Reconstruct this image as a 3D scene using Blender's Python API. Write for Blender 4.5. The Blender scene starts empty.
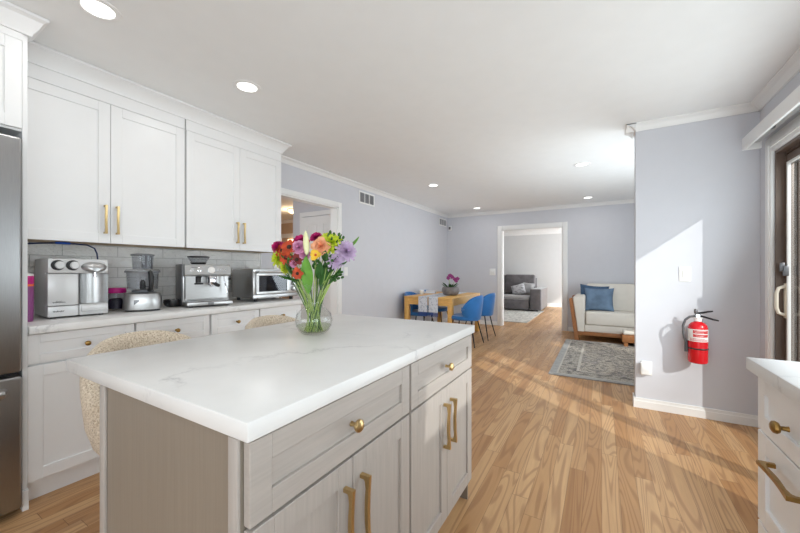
import bpy, bmesh, math, random
from mathutils import Vector, Matrix, noise
from math import sin, cos, pi, radians, sqrt, atan2
random.seed(7)
scene = bpy.context.scene
COL = scene.collection

# ------------------------------------------------------------------ camera, world, sun, exposure
cam = bpy.data.cameras.new('camera'); cam.sensor_width = 36; cam.lens = 344/800*36
cam.shift_y = 3.5/800; cam.clip_start = .02; cam.clip_end = 200
camo = bpy.data.objects.new('camera', cam); COL.objects.link(camo)
camo.location = (0, 0, 1.2); camo.rotation_euler = (pi/2, 0, radians(30.4))
scene.camera = camo
W = bpy.data.worlds.new('world'); scene.world = W; W.use_nodes = True
wbg = W.node_tree.nodes['Background']; wbg.inputs[0].default_value = (.90, .95, 1, 1); wbg.inputs[1].default_value = 1.5
SUN_DIR = Vector((-.758, .652, -.572))
sl = bpy.data.lights.new('sun', 'SUN'); sl.energy = 3.0; sl.angle = radians(.6); sl.color = (1, .965, .92)
so = bpy.data.objects.new('sun', sl); COL.objects.link(so)
so.rotation_euler = SUN_DIR.to_track_quat('-Z', 'Y').to_euler(); so.location = (6, -4, 6)
LAMP_W = 2.1; XRW = 1.02
scene.view_settings.view_transform = 'Standard'; scene.view_settings.look = 'None'
scene.view_settings.gamma = 1; scene.view_settings.use_curve_mapping = False
scene.view_settings.exposure = -.05
scene.cycles.max_bounces = 10; scene.cycles.diffuse_bounces = 6; scene.cycles.sample_clamp_indirect = 6
scene.cycles.caustics_reflective = False; scene.cycles.caustics_refractive = False
scene.cycles.use_denoising = True

def area(name, loc, rot, sx, sy, power, color=(1, 1, 1)):
    l = bpy.data.lights.new(name, 'AREA'); l.shape = 'RECTANGLE'; l.size = sx; l.size_y = sy; l.energy = power; l.color = color
    o = bpy.data.objects.new(name, l); COL.objects.link(o); o.location = loc; o.rotation_euler = rot
    return o

# area lamps added as fill light for the rooms, most tilted up at ceilings
area('kitchen_rear_fill', (-.9, -3.7, 1.1), (radians(130), 0, 0), 3.8, 2.0, 46, (.86, .957, 1))  # added fill lamp behind the camera, no glazing modelled there
area('right_counter_fill', (XRW, -.9, 1.45), (radians(90), 0, radians(90)), 2.6, 1.0, 44, (.86, .957, 1))  # added fill from the right, far larger than the kitchen window
area('daylight_sliding_door', (XRW-.14, 2.4, 1.05), (radians(112), 0, radians(90)), 1.6, 1.7, 27, (.86, .957, 1))
area('dining_side_fill', (XRW, 4.95, 1.3), (radians(120), 0, radians(72)), 2.2, 1.4, 70, (.86, .957, 1))  # added fill lamp in front of the wall, brightens dining walls and ceiling
area('daylight_back_room_window', (XRW, 10.2, 1.3), (radians(105), 0, radians(90)), 3.0, 2.0, 190, (.90, .96, 1))
area('hall_fill', (-3.8, 1.4, 1.5), (radians(95), 0, 0), 1.0, 1.6, 22, (.90, .96, 1))  # added unseen fill lamp that brightens the hall end wall and door
# ------------------------------------------------------------------ materials
def srgb(r, g, b):
    f = lambda c: (c/255/12.92) if c/255 <= .04045 else ((c/255+.055)/1.055)**2.4
    return (f(r), f(g), f(b), 1)
class NT:
    def __init__(s, name):
        s.m = bpy.data.materials.new(name); s.m.use_nodes = True; s.t = s.m.node_tree
        s.b = s.t.nodes['Principled BSDF']; s.out = s.t.nodes['Material Output']
    def n(s, typ, **kw):
        nd = s.t.nodes.new(typ)
        ins = kw.pop('i', {})
        for k, v in kw.items(): setattr(nd, k, v)
        for k, v in ins.items(): s.set(nd.inputs[k], v)
        return nd
    def set(s, sock, v):
        if isinstance(v, bpy.types.NodeSocket): s.t.links.new(v, sock)
        else: sock.default_value = v
    def math(s, op, a, b=0.0):
        nd = s.n('ShaderNodeMath', operation=op); s.set(nd.inputs[0], a); s.set(nd.inputs[1], b); return nd.outputs[0]
    def ramp(s, fac, stops):
        nd = s.n('ShaderNodeValToRGB'); e = nd.color_ramp.elements
        e[0].position, e[0].color = stops[0]; e[1].position, e[1].color = stops[-1]
        for p, c in stops[1:-1]:
            x = e.new(p); x.color = c
        s.set(nd.inputs[0], fac); return nd.outputs[0]
    def mix(s, fac, a, b, mode='MIX'):
        nd = s.n('ShaderNodeMix', data_type='RGBA', blend_type=mode)
        s.set(nd.inputs[0], fac); s.set(nd.inputs[6], a); s.set(nd.inputs[7], b); return nd.outputs[2]
    def coord(s, scale=(1, 1, 1), out='Object'):
        c = s.n('ShaderNodeTexCoord'); mp = s.n('ShaderNodeMapping', i={0: c.outputs[out], 3: scale}); return mp.outputs[0]
    def noise(s, vec, scale, detail=3, rough=.5, dist=0):
        nd = s.n('ShaderNodeTexNoise', i={'Scale': scale, 'Detail': detail, 'Roughness': rough, 'Distortion': dist})
        s.set(nd.inputs['Vector'], vec); return nd.outputs[0]
    def bump(s, h, strength=.2, dist=.01):
        nd = s.n('ShaderNodeBump', i={'Strength': strength, 'Distance': dist}); s.set(nd.inputs['Height'], h)
        s.t.links.new(nd.outputs[0], s.b.inputs['Normal'])
    def p(s, **kw):
        for k, v in kw.items(): s.set(s.b.inputs[k.replace('_', ' ')], v)
def sh(c, k): return (min(c[0]*k, 1), min(c[1]*k, 1), min(c[2]*k, 1), 1)
def simple(name, col, rough=.5, metal=0, var=.06, vscale=8, bump=0, bscale=200, stretch=(1, 1, 1), **kw):
    t = NT(name); v = t.coord(stretch)
    f = t.noise(v, vscale, 3)
    t.p(Base_Color=t.ramp(f, [(.3, sh(col, 1-var)), (.7, sh(col, 1+var))]), Roughness=rough, Metallic=metal, **kw)
    if bump: t.bump(t.noise(v, bscale, 2), bump, .004)
    return t.m
M = {}
M['wall'] = simple('lilac_grey_paint', srgb(208, 209, 215), .75, var=.01, bump=.03, bscale=150)
M['wall_white'] = simple('pale_grey_paint', srgb(206, 206, 206), .75, var=.01)
M['wall_beige'] = simple('beige_paint', srgb(205, 180, 155), .8, var=.02)
M['ceil'] = simple('ceiling_paint', srgb(238, 239, 239), .85, var=.01)
M['trim'] = simple('white_trim_gloss', srgb(236, 236, 235), .35, var=.008)
M['cab'] = simple('white_cabinet_lacquer', srgb(234, 234, 234), .32, var=.008)
M['maple'] = simple('maple_underside', srgb(205, 178, 140), .5, var=.08, stretch=(8, 1, 8))
M['plastic_white'] = simple('white_plastic', srgb(238, 238, 236), .4, var=.01)
M['cream_plastic'] = simple('cream_plastic', srgb(228, 220, 205), .4, var=.02)
M['brass'] = simple('brushed_brass', srgb(202, 174, 124), .3, 1, var=.06, stretch=(1, 1, 8), vscale=60)
M['bronze_brass'] = simple('aged_brass', srgb(160, 128, 74), .34, 1, var=.08, vscale=40)
M['steel'] = simple('brushed_steel', srgb(190, 190, 190), .33, 1, var=.05, stretch=(4, 4, 90), vscale=6)
M['steel_dark'] = simple('dark_steel', srgb(120, 120, 122), .38, 1, var=.06, stretch=(4, 4, 90), vscale=6)
M['fridge'] = simple('fridge_steel', srgb(165, 165, 166), .36, 1, var=.04, stretch=(90, 90, 3), vscale=6)
M['chrome'] = simple('chrome', srgb(225, 225, 228), .12, 1, var=.02)
M['black'] = simple('black_plastic', srgb(34, 34, 36), .4, var=.1)
M['black_gloss'] = simple('black_glass', srgb(26, 28, 32), .12, var=.1)
M['black_metal'] = simple('black_metal', srgb(38, 38, 42), .4, .4, var=.1)
M['grey_plastic'] = simple('grey_plastic', srgb(120, 122, 126), .4, var=.05)
M['silver_plastic'] = simple('silver_plastic', srgb(214, 214, 214), .32, .15, var=.02)
M['bouc'] = None
M['pine'] = simple('pine_table', srgb(222, 172, 96), .45, var=.1, stretch=(2, 14, 14), vscale=5)
M['sofa_wood'] = simple('sofa_wood', srgb(158, 104, 62), .45, var=.12, stretch=(3, 3, 3), vscale=12)
M['sofa_white'] = simple('ivory_upholstery', srgb(226, 220, 210), .9, var=.03, bump=.15, bscale=400)
M['sofa_grey'] = simple('charcoal_velvet', srgb(92, 88, 90), .85, var=.25, vscale=7, bump=.1, bscale=60, Sheen_Weight=.5)
M['sofa_grey_light'] = simple('grey_velvet', srgb(150, 148, 148), .85, var=.12, vscale=9, Sheen_Weight=.5)
M['denim'] = simple('denim_blue', srgb(104, 126, 150), .9, var=.25, vscale=6, bump=.2, bscale=300)
M['denim_dark'] = simple('denim_blue_dark', srgb(66, 92, 122), .9, var=.2, vscale=8, bump=.2, bscale=300)
M['blue'] = simple('blue_velvet', srgb(22, 104, 172), .7, var=.12, vscale=5, Sheen_Weight=.4)
M['navy'] = simple('navy_velvet', srgb(20, 58, 132), .75, var=.12, vscale=5, Sheen_Weight=.3)
M['red'] = simple('extinguisher_red', srgb(214, 24, 36), .25, var=.04)
M['label_red'] = simple('label_red', srgb(206, 60, 62), .5, var=.03)
M['paper'] = simple('paper_white', srgb(240, 238, 236), .6, var=.02)
M['rubber'] = simple('rubber_grey', srgb(84, 84, 86), .5, var=.1)
M['leaf'] = simple('leaf_green', srgb(96, 150, 48), .45, var=.25, vscale=25)
M['leaf_dark'] = simple('leaf_dark_green', srgb(52, 96, 38), .5, var=.3, vscale=25)
M['stem'] = simple('stem_green', srgb(166, 188, 104), .5, var=.2, vscale=30)
M['magenta'] = simple('petal_magenta', srgb(190, 34, 112), .6, var=.2, vscale=40)
M['rust'] = simple('petal_rust', srgb(184, 66, 26), .6, var=.3, vscale=40)
M['maroon'] = simple('petal_maroon', srgb(120, 26, 22), .6, var=.3, vscale=40)
M['lime'] = simple('petal_lime', srgb(206, 218, 62), .6, var=.15, vscale=40)
M['yellow'] = simple('petal_yellow', srgb(238, 200, 66), .6, var=.15, vscale=40)
M['peach'] = simple('petal_peach', srgb(240, 180, 140), .6, var=.12, vscale=40)
M['pink'] = simple('petal_pink', srgb(214, 150, 186), .6, var=.15, vscale=40)
M['lavender'] = simple('petal_lavender', srgb(196, 172, 202), .6, var=.15, vscale=40)
M['bud'] = simple('lily_bud', srgb(226, 226, 176), .5, var=.1, vscale=20)
M['soil'] = simple('dark_centre', srgb(60, 36, 22), .8, var=.3, vscale=60)
M['orchid'] = simple('orchid_purple', srgb(140, 40, 110), .6, var=.25, vscale=40)
M['planter'] = simple('pewter_planter', srgb(118, 112, 110), .5, .3, var=.3, vscale=14, bump=.3, bscale=60)
M['magenta_plastic'] = simple('magenta_plastic', srgb(196, 24, 128), .3, var=.05)
M['purple_plastic'] = simple('purple_plastic', srgb(138, 64, 124), .35, var=.05)
M['orange_plastic'] = simple('orange_plastic', srgb(240, 110, 60), .4, var=.05)
M['hose_blue'] = simple('navy_hose', srgb(22, 44, 92), .35, var=.1)
M['fitting_blue'] = simple('blue_fitting', srgb(40, 90, 190), .35, var=.1)
M['frame_brown'] = simple('bronze_aluminium', srgb(112, 96, 86), .4, .3, var=.04)
M['alu'] = simple('aluminium_track', srgb(190, 190, 188), .35, .7, var=.03)
M['vent'] = simple('vent_slat_grey', srgb(165, 166, 170), .5, .1, var=.03)
M['cloth_white'] = simple('cloth_white', srgb(232, 234, 238), .9, var=.03)
M['grass'] = simple('patio_concrete', srgb(176, 172, 164), .9, var=.12, vscale=3)
M['hazel'] = simple('dark_contents', srgb(46, 44, 62), .6, var=.5, vscale=90)

def glass(name, col=(1, 1, 1, 1), rough=0.0, ior=1.45, trans=1.0):
    t = NT(name); v = t.coord()
    t.p(Base_Color=t.ramp(t.noise(v, 3, 2), [(.3, sh(col, .985)), (.7, col)]), Roughness=rough, IOR=ior, Transmission_Weight=trans)
    return t.m
def pane_mat(name='window_pane', col=(.95, .97, .97, 1), ior=1.3, rough=.02):
    # thin window pane: mostly clear with a fresnel reflection, lets sun through for real
    t = NT(name); tr = t.n('ShaderNodeBsdfTransparent'); gl = t.n('ShaderNodeBsdfGlossy', i={'Roughness': rough})
    v = t.coord(); t.set(tr.inputs[0], t.ramp(t.noise(v, 4, 2), [(.3, sh(col, .985)), (.7, col)]))
    geo = t.n('ShaderNodeNewGeometry')   # same reflectance on both faces of the sheet
    io = t.math('ADD', t.math('MULTIPLY', geo.outputs['Backfacing'], 1/ior-ior), ior)
    fr = t.n('ShaderNodeFresnel', i={'IOR': io}); mx = t.n('ShaderNodeMixShader')
    t.set(mx.inputs[0], fr.outputs[0]); t.set(mx.inputs[1], tr.outputs[0]); t.set(mx.inputs[2], gl.outputs[0])
    t.t.links.new(mx.outputs[0], t.out.inputs[0]); return t.m
M['pane'] = pane_mat()
M['glass'] = pane_mat('clear_glass', (.975, .985, .98, 1), 1.45)
M['water'] = pane_mat('water', (.90, .93, .80, 1), 1.15)
M['smoke'] = pane_mat('smoked_clear_plastic', (.90, .905, .92, 1), 1.35, .05)
M['oven_glass'] = pane_mat('oven_glass', (.55, .56, .60, 1), 1.5)
def emit(name, col, s):
    t = NT(name); t.p(Base_Color=col, Emission_Color=col, Emission_Strength=s); return t.m
M['lamp'] = emit('lamp_diffuser', (1, .98, .94, 1), 3)
M['lamp_warm'] = emit('warm_lamp', (1, .78, .5, 1), 3)

def oak():
    t = NT('oak_floor'); c = t.n('ShaderNodeTexCoord'); sp = t.n('ShaderNodeSeparateXYZ', i={0: c.outputs['Object']})
    x, y = sp.outputs[0], sp.outputs[1]; w = .083
    row = t.math('FLOOR', t.math('DIVIDE', x, w))
    r1 = t.n('ShaderNodeTexWhiteNoise', noise_dimensions='1D', i={'W': row}).outputs[0]
    yy = t.math('ADD', t.math('DIVIDE', y, .95), t.math('MULTIPLY', r1, 7.3))
    idx = t.math('FLOOR', yy)
    cv = t.n('ShaderNodeCombineXYZ', i={0: row, 1: idx}).outputs[0]
    wn = t.n('ShaderNodeTexWhiteNoise', noise_dimensions='3D', i={'Vector': cv})
    rnd = wn.outputs[0]
    off = t.n('ShaderNodeVectorMath', operation='SCALE', i={0: wn.outputs[1], 3: 37.0}).outputs[0]
    base = t.n('ShaderNodeVectorMath', operation='ADD', i={0: c.outputs['Object'], 1: off}).outputs[0]
    mp = t.n('ShaderNodeMapping', i={0: base, 3: (26, 2.2, 1)}).outputs[0]
    g1 = t.noise(mp, 1.0, 4, .55, 1.2)
    mp2 = t.n('ShaderNodeMapping', i={0: base, 3: (13, 1.05, 1)}).outputs[0]
    wv = t.noise(mp2, .55, 1, .4, .5)
    rings = t.math('SINE', t.math('MULTIPLY', wv, 95.0))
    fine = t.noise(t.n('ShaderNodeMapping', i={0: base, 3: (260, 8, 1)}).outputs[0], 1, 2)
    tone = t.ramp(rnd, [(0, srgb(180, 134, 88)), (.35, srgb(207, 164, 116)), (.7, srgb(223, 183, 136)), (1, srgb(192, 147, 100))])
    tone = t.mix(t.math('MULTIPLY', t.math('SUBTRACT', 1.0, g1), .5), tone, srgb(138, 94, 60), 'MIX')
    rr = t.ramp(rings, [(.15, (0, 0, 0, 1)), (.95, (1, 1, 1, 1))])
    tone = t.mix(t.math('MULTIPLY', rr, .42), tone, srgb(128, 84, 52))
    tone = t.mix(t.math('MULTIPLY', fine, .22), tone, srgb(146, 104, 68))
    fx = t.math('FRACT', t.math('DIVIDE', x, w)); fy = t.math('FRACT', yy)
    ex = t.math('LESS_THAN', t.math('MINIMUM', fx, t.math('SUBTRACT', 1.0, fx)), .012)
    ey = t.math('LESS_THAN', fy, .003)
    gap = t.math('MAXIMUM', ex, ey)
    t.p(Base_Color=t.mix(t.math('MULTIPLY', gap, .55), tone, srgb(84, 54, 34)), Roughness=t.ramp(g1, [(.2, (.3, .3, .3, 1)), (.8, (.45, .45, .45, 1))]))
    t.p(Specular_IOR_Level=.3)
    t.bump(t.math('SUBTRACT', t.math('MULTIPLY', g1, .2), gap), .12, .002)
    return t.m
M['oak'] = oak()
def quartz():
    t = NT('white_quartz'); v = t.coord()
    wv = t.n('ShaderNodeTexNoise', i={'Scale': 2.6, 'Detail': 6, 'Roughness': .62}); t.set(wv.inputs['Vector'], v)
    warp = t.n('ShaderNodeVectorMath', operation='MULTIPLY_ADD', i={0: wv.outputs[1], 1: (.55, .55, .55), 2: v}).outputs[0]
    vo = t.n('ShaderNodeTexVoronoi', feature='DISTANCE_TO_EDGE', i={'Scale': 1.7}); t.set(vo.inputs['Vector'], warp)
    vein = t.ramp(vo.outputs['Distance'], [(0, (1, 1, 1, 1)), (.006, (.45, .45, .45, 1)), (.03, (0, 0, 0, 1))])
    mask = t.ramp(t.noise(v, 3.1, 3), [(.46, (0, 0, 0, 1)), (.64, (1, 1, 1, 1))])
    f = t.math('MULTIPLY', t.math('MULTIPLY', vein, mask), .5)
    cloud = t.ramp(t.noise(v, 5, 4), [(.3, srgb(222, 221, 219)), (.7, srgb(230, 229, 227))])
    t.p(Base_Color=t.mix(f, cloud, srgb(150, 148, 150)), Roughness=.3); return t.m
M['quartz'] = quartz()
def taupe(name, col, stretch):
    t = NT(name); v = t.coord(stretch); f = t.noise(v, 3, 5, .6); g = t.noise(t.coord(), 3.2, 3)
    c = t.ramp(f, [(.3, sh(col, .92)), (.7, sh(col, 1.07))])
    t.p(Base_Color=t.mix(t.math('MULTIPLY', g, .22), c, sh(col, .8)), Roughness=.42); return t.m
M['taupe'] = taupe('taupe_wood_vertical', srgb(176, 168, 161), (34, 34, 1.6))
M['taupe_h'] = taupe('taupe_wood_horizontal', srgb(176, 168, 161), (34, 1.6, 34))
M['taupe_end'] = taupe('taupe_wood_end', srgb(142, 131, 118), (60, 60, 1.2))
def boucle():
    t = NT('cream_boucle'); v = t.coord(); a = t.noise(v, 150, 3, .7); b = t.noise(v, 14, 2)
    vo = t.n('ShaderNodeTexVoronoi', i={'Scale': 120}); t.set(vo.inputs['Vector'], v)
    c = t.ramp(a, [(.32, srgb(150, 132, 110)), (.5, srgb(212, 196, 174)), (.68, srgb(236, 226, 210))])
    t.p(Base_Color=t.mix(t.math('MULTIPLY', b, .25), c, srgb(190, 172, 148)), Roughness=.95, Sheen_Weight=.2)
    t.bump(vo.outputs['Distance'], .6, .006); return t.m
M['bouc'] = boucle()
def tile():
    t = NT('glazed_subway_tile'); c = t.n('ShaderNodeTexCoord'); sp = t.n('ShaderNodeSeparateXYZ', i={0: c.outputs['Object']})
    v = t.n('ShaderNodeCombineXYZ', i={0: sp.outputs[1], 1: sp.outputs[2]}).outputs[0]
    br = t.n('ShaderNodeTexBrick', offset=.5, i={'Scale': 1, 'Mortar Size': .0018, 'Mortar Smooth': .1, 'Brick Width': .305, 'Row Height': .0762, 'Bias': 0})
    t.set(br.inputs['Vector'], v); br.inputs['Color1'].default_value = srgb(240, 239, 237); br.inputs['Color2'].default_value = srgb(246, 245, 243); br.inputs['Mortar'].default_value = srgb(200, 199, 196)
    nz = t.noise(t.n('ShaderNodeMapping', i={0: v, 3: (1, 1.6, 1)}).outputs[0], 13, 3, .55, .6)
    t.p(Base_Color=br.outputs[0], Roughness=.1)
    t.bump(t.math('SUBTRACT', t.math('MULTIPLY', nz, 1.0), t.math('MULTIPLY', br.outputs[1], .25)), .9, .03)
    return t.m
M['tile'] = tile()
def rugmat(name, cols, sc, stretch=(1, 1, 1)):
    t = NT(name); v = t.coord(stretch); a = t.noise(v, sc, 4, .7, 1.5)
    vo = t.n('ShaderNodeTexVoronoi', feature='F1', i={'Scale': sc*.55}); t.set(vo.inputs['Vector'], v)
    f = t.math('ADD', t.math('MULTIPLY', a, .75), t.math('MULTIPLY', vo.outputs['Distance'], .35))
    t.p(Base_Color=t.ramp(f, cols), Roughness=.95); t.bump(t.noise(t.coord(), 300, 2), .5, .006); return t.m
M['rug'] = rugmat('grey_patterned_rug', [(.38, srgb(64, 62, 64)), (.46, srgb(140, 134, 128)), (.53, srgb(214, 202, 184)), (.60, srgb(100, 96, 96)), (.72, srgb(178, 170, 162))], 13, (1, 1.9, 1))
M['rug_edge'] = rugmat('grey_rug_border', [(.3, srgb(150, 148, 146)), (.7, srgb(172, 170, 167))], 30)
M['rug_band'] = rugmat('rug_band', [(.36, srgb(76, 74, 74)), (.5, srgb(186, 178, 166)), (.66, srgb(104, 100, 98))], 24)
M['rug_line'] = rugmat('rug_cream_line', [(.3, srgb(176, 170, 160)), (.7, srgb(196, 190, 180))], 30)
M['rug_pale'] = rugmat('pale_flecked_rug', [(.4, srgb(140, 138, 134)), (.6, srgb(200, 197, 190))], 22)
M['runner'] = rugmat('woven_runner', [(.38, srgb(150, 160, 178)), (.55, srgb(214, 218, 226))], 60)
M['pattern_pillow'] = rugmat('zigzag_pillow', [(.4, srgb(86, 86, 90)), (.56, srgb(196, 196, 200))], 16, (1, 3, 3))

# ------------------------------------------------------------------ mesh helpers
class MB:
    def __init__(s): s.bm = bmesh.new(); s.mark = 0; s.mi = 0
    def start(s): s.bm.verts.index_update(); s.mark = len(s.bm.verts); return s
    def xf(s, m):
        s.bm.verts.ensure_lookup_table()
        for v in s.bm.verts[s.mark:]: v.co = m @ v.co
        return s
    def move(s, loc, rz=0, rx=0, ry=0): return s.xf(Matrix.Translation(loc) @ Matrix.Rotation(rz, 4, 'Z') @ Matrix.Rotation(ry, 4, 'Y') @ Matrix.Rotation(rx, 4, 'X'))
    def face(s, vs):
        try:
            f = s.bm.faces.new(vs); f.material_index = s.mi; return f
        except ValueError: return None
    def box(s, x0, x1, y0, y1, z0, z1, b=0, seg=2):
        if x0 > x1: x0, x1 = x1, x0
        if y0 > y1: y0, y1 = y1, y0
        if z0 > z1: z0, z1 = z1, z0
        vs = [s.bm.verts.new(p) for p in ((x0, y0, z0), (x1, y0, z0), (x1, y1, z0), (x0, y1, z0), (x0, y0, z1), (x1, y0, z1), (x1, y1, z1), (x0, y1, z1))]
        fs = [s.face([vs[i] for i in q]) for q in ((3, 2, 1, 0), (4, 5, 6, 7), (0, 1, 5, 4), (1, 2, 6, 5), (2, 3, 7, 6), (3, 0, 4, 7))]
        if b:
            es = list({e for f in fs for e in f.edges})
            bmesh.ops.bevel(s.bm, geom=es, offset=min(b, (x1-x0)*.49, (y1-y0)*.49, (z1-z0)*.49), segments=seg, profile=.5, affect='EDGES')
        return s
    def rings(s, rows, closed=True, cap0=True, cap1=True, loop=False):
        R = [[s.bm.verts.new(p) for p in r] for r in rows]; n = len(R[0])
        for i in range(len(R)-(0 if loop else 1)):
            a, b = R[i], R[(i+1) % len(R)]
            for j in range(n if closed else n-1): s.face([a[j], a[(j+1) % n], b[(j+1) % n], b[j]])
        if closed and not loop:
            if cap0: s.face(R[0][::-1])
            if cap1: s.face(R[-1])
        return s
    def lathe(s, prof, c=(0, 0, 0), seg=24, cap0=True, cap1=True):
        return s.rings([[(c[0]+r*cos(2*pi*k/seg), c[1]+r*sin(2*pi*k/seg), c[2]+z) for k in range(seg)] for r, z in prof], True, cap0, cap1)
    def tube(s, pts, r, seg=8, closed=False):
        pts = [Vector(p) for p in pts]; n = len(pts); rows = []; up = Vector((0, 0, 1)); prev = None
        for i, p in enumerate(pts):
            if closed: t = pts[(i+1) % n]-pts[i-1]
            else: t = pts[min(i+1, n-1)]-pts[max(i-1, 0)]
            t.normalize()
            if prev is None:
                a = t.cross(up if abs(t.z) < .9 else Vector((1, 0, 0))).normalized()
            else:
                a = prev-t*prev.dot(t); a = a.normalized() if a.length > 1e-6 else t.orthogonal().normalized()
            prev = a; b = t.cross(a); rr = r[i] if isinstance(r, (list, tuple)) else r
            rows.append([p+(a*cos(2*pi*k/seg)+b*sin(2*pi*k/seg))*rr for k in range(seg)])
        return s.rings(rows, True, loop=closed)
    def prism(s, poly, axis, a, b):
        # poly in the two remaining axes in order (x,y,z minus axis)
        def mk(p, t): q = list(p); q.insert(axis, t); return q
        return s.rings([[mk(p, a) for p in poly], [mk(p, b) for p in poly]])
    def ell(s, c, r, seg=12, ring=8):
        rows = []
        for i in range(1, ring):
            th = pi*i/ring; rows.append([(c[0]+r[0]*sin(th)*cos(2*pi*k/seg), c[1]+r[1]*sin(th)*sin(2*pi*k/seg), c[2]-r[2]*cos(th)) for k in range(seg)])
        R = [[s.bm.verts.new(p) for p in q] for q in rows]
        for i in range(len(R)-1):
            for j in range(seg): s.face([R[i][j], R[i][(j+1) % seg], R[i+1][(j+1) % seg], R[i+1][j]])
        b = s.bm.verts.new((c[0], c[1], c[2]-r[2])); t = s.bm.verts.new((c[0], c[1], c[2]+r[2]))
        for j in range(seg): s.face([b, R[0][(j+1) % seg], R[0][j]]); s.face([t, R[-1][j], R[-1][(j+1) % seg]])
        return s
    def sheet(s, f, nu, nv):
        V = [[s.bm.verts.new(f(i/nu, j/nv)) for j in range(nv+1)] for i in range(nu+1)]
        for i in range(nu):
            for j in range(nv): s.face([V[i][j], V[i+1][j], V[i+1][j+1], V[i][j+1]])
        return s
    def pillow(s, w, h, t, nu=14, pinch=.06):
        # cushion in the local XZ plane, thickness along Y, centred
        def g(sgn):
            def f(u, v):
                a, b = 2*u-1, 2*v-1
                th = ((1-abs(a)**2.6)*(1-abs(b)**2.6)); th = max(th, 0)**.55
                k = 1-pinch*(1-abs(a)**2)*abs(b)**3; k2 = 1-pinch*(1-abs(b)**2)*abs(a)**3
                wr = .012*noise.noise(Vector((a*2.3+t*31, b*2.3, sgn)))
                return (a*w/2*k2, sgn*(t/2*th)+wr*th, b*h/2*k)
            return f
        s.sheet(g(-1), nu, nu); s.sheet(g(1), nu, nu)
        return s
    def build(s, name, m, parent=None, ang=35, world=False, weld=False):
        if weld: bmesh.ops.remove_doubles(s.bm, verts=s.bm.verts, dist=1e-4)
        bmesh.ops.recalc_face_normals(s.bm, faces=s.bm.faces)
        if world and parent is not None:
            q = parent
            while q.parent: q = q.parent
            inv = (Matrix.Translation(q.location) @ q.rotation_euler.to_matrix().to_4x4()).inverted()
            for v in s.bm.verts: v.co = inv @ v.co
        me = bpy.data.meshes.new(name); s.bm.to_mesh(me); s.bm.free()
        for x in (m if isinstance(m, list) else [m]): me.materials.append(M[x] if isinstance(x, str) else x)
        for p in me.polygons: p.use_smooth = True
        me.set_sharp_from_angle(angle=radians(ang))
        o = bpy.data.objects.new(name, me); COL.objects.link(o)
        if parent is not None: o.parent = parent
        return o
def tag(o, label, cat, group=None, kind=None):
    if label: o['label'] = label
    if cat: o['category'] = cat
    if group: o['group'] = group
    if kind: o['kind'] = kind
    return o
def thing(name, label, cat, loc=(0, 0, 0), rz=0, group=None):
    o = bpy.data.objects.new(name, None); COL.objects.link(o); o.empty_display_size = .05
    o.location = loc; o.rotation_euler = (0, 0, rz); return tag(o, label, cat, group)
def struct(name, mb, m, parent=None, **kw):
    o = mb.build(name, m, parent, **kw)
    if parent is None: o['kind'] = 'structure'
    return o
def dup(root, loc, rz=None, label=None, group=None):
    def cp(o, par):
        c = o.copy(); COL.objects.link(c)
        if par is not None: c.parent = par
        for ch in [x for x in o.children]: cp(ch, c)
        return c
    r = cp(root, None); r.location = loc
    if rz is not None: r.rotation_euler = (0, 0, rz)
    if label: r['label'] = label
    if group: r['group'] = group
    return r

# ------------------------------------------------------------------ the room shell
XL, XR, YF, YS, ZC = -3.116, 1.042, 7.51, 3.656, 2.47
UX = -2.785
T = .12
struct('floor', MB().box(-9, XR+.16, -4, 12.4, -.1, 0), 'oak')
struct('ceiling', MB().box(-9, XR+.16, -4, 12.4, ZC, ZC+.1), 'ceil')
struct('ground_outside', MB().box(XR+.17, 14, -10, 18, -.25, -.06), 'grass')
# left wall with the doorway (y 2.62..3.63)
D0, D1, DH = 2.62, 3.63, 2.06
struct('wall_left', MB().box(XL-T, XL, -4, D0, 0, ZC).box(XL-T, XL, D1, YF, 0, ZC).box(XL-T, XL, D0, D1, DH, ZC), 'wall')
# far wall with the wide opening
O0, O1, OH = -1.86, -.67, 2.06
struct('wall_far', MB().box(XL-T, O0, YF, YF+T, 0, ZC).box(O1, XR+.16, YF, YF+T, 0, ZC).box(O0, O1, YF, YF+T, OH, ZC), 'wall')
# right wall : slider opening y 2.1..3.40, high kitchen window, dining window, back room window
SY0, SY1, SH = 1.52, 3.40, 2.03
KW = (-.34, .48, 1.76, 2.12)
LW = [(4.36, 4.78, .95, 1.46), (5.26, 5.88, .40, .92)]
BW = (9.5, 11.4, .1, 2.1)
wr = MB(); X0, X1 = XR, XR+.16
wr.box(X0, X1, -4, KW[0], 0, ZC).box(X0, X1, KW[0], KW[1], 0, KW[2]).box(X0, X1, KW[0], KW[1], KW[3], ZC)
wr.box(X0, X1, KW[1], SY0, 0, ZC).box(X0, X1, SY0, SY1, SH, ZC).box(X0, X1, SY1, LW[0][0], 0, ZC)
y = LW[0][0]
for a, b, c, d in LW:
    wr.box(X0, X1, y, a, 0, ZC) if a > y else None
    wr.box(X0, X1, a, b, 0, c).box(X0, X1, a, b, d, ZC); y = b
wr.box(X0, X1, y, BW[0], 0, ZC).box(X0, X1, BW[0], BW[1], 0, BW[2]).box(X0, X1, BW[0], BW[1], BW[3], ZC).box(X0, X1, BW[1], 12.4, 0, ZC)
struct('wall_right', wr, 'wall')
struct('wall_partition', MB().box(.256, XR, YS, YS+T, 0, ZC), 'wall')
struct('wall_back_room_end', MB().box(-9, XR, 12.2, 12.35, 0, ZC).box(-5.2, -5.1, YF+T, 12.2, 0, ZC), 'wall_white')
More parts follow.
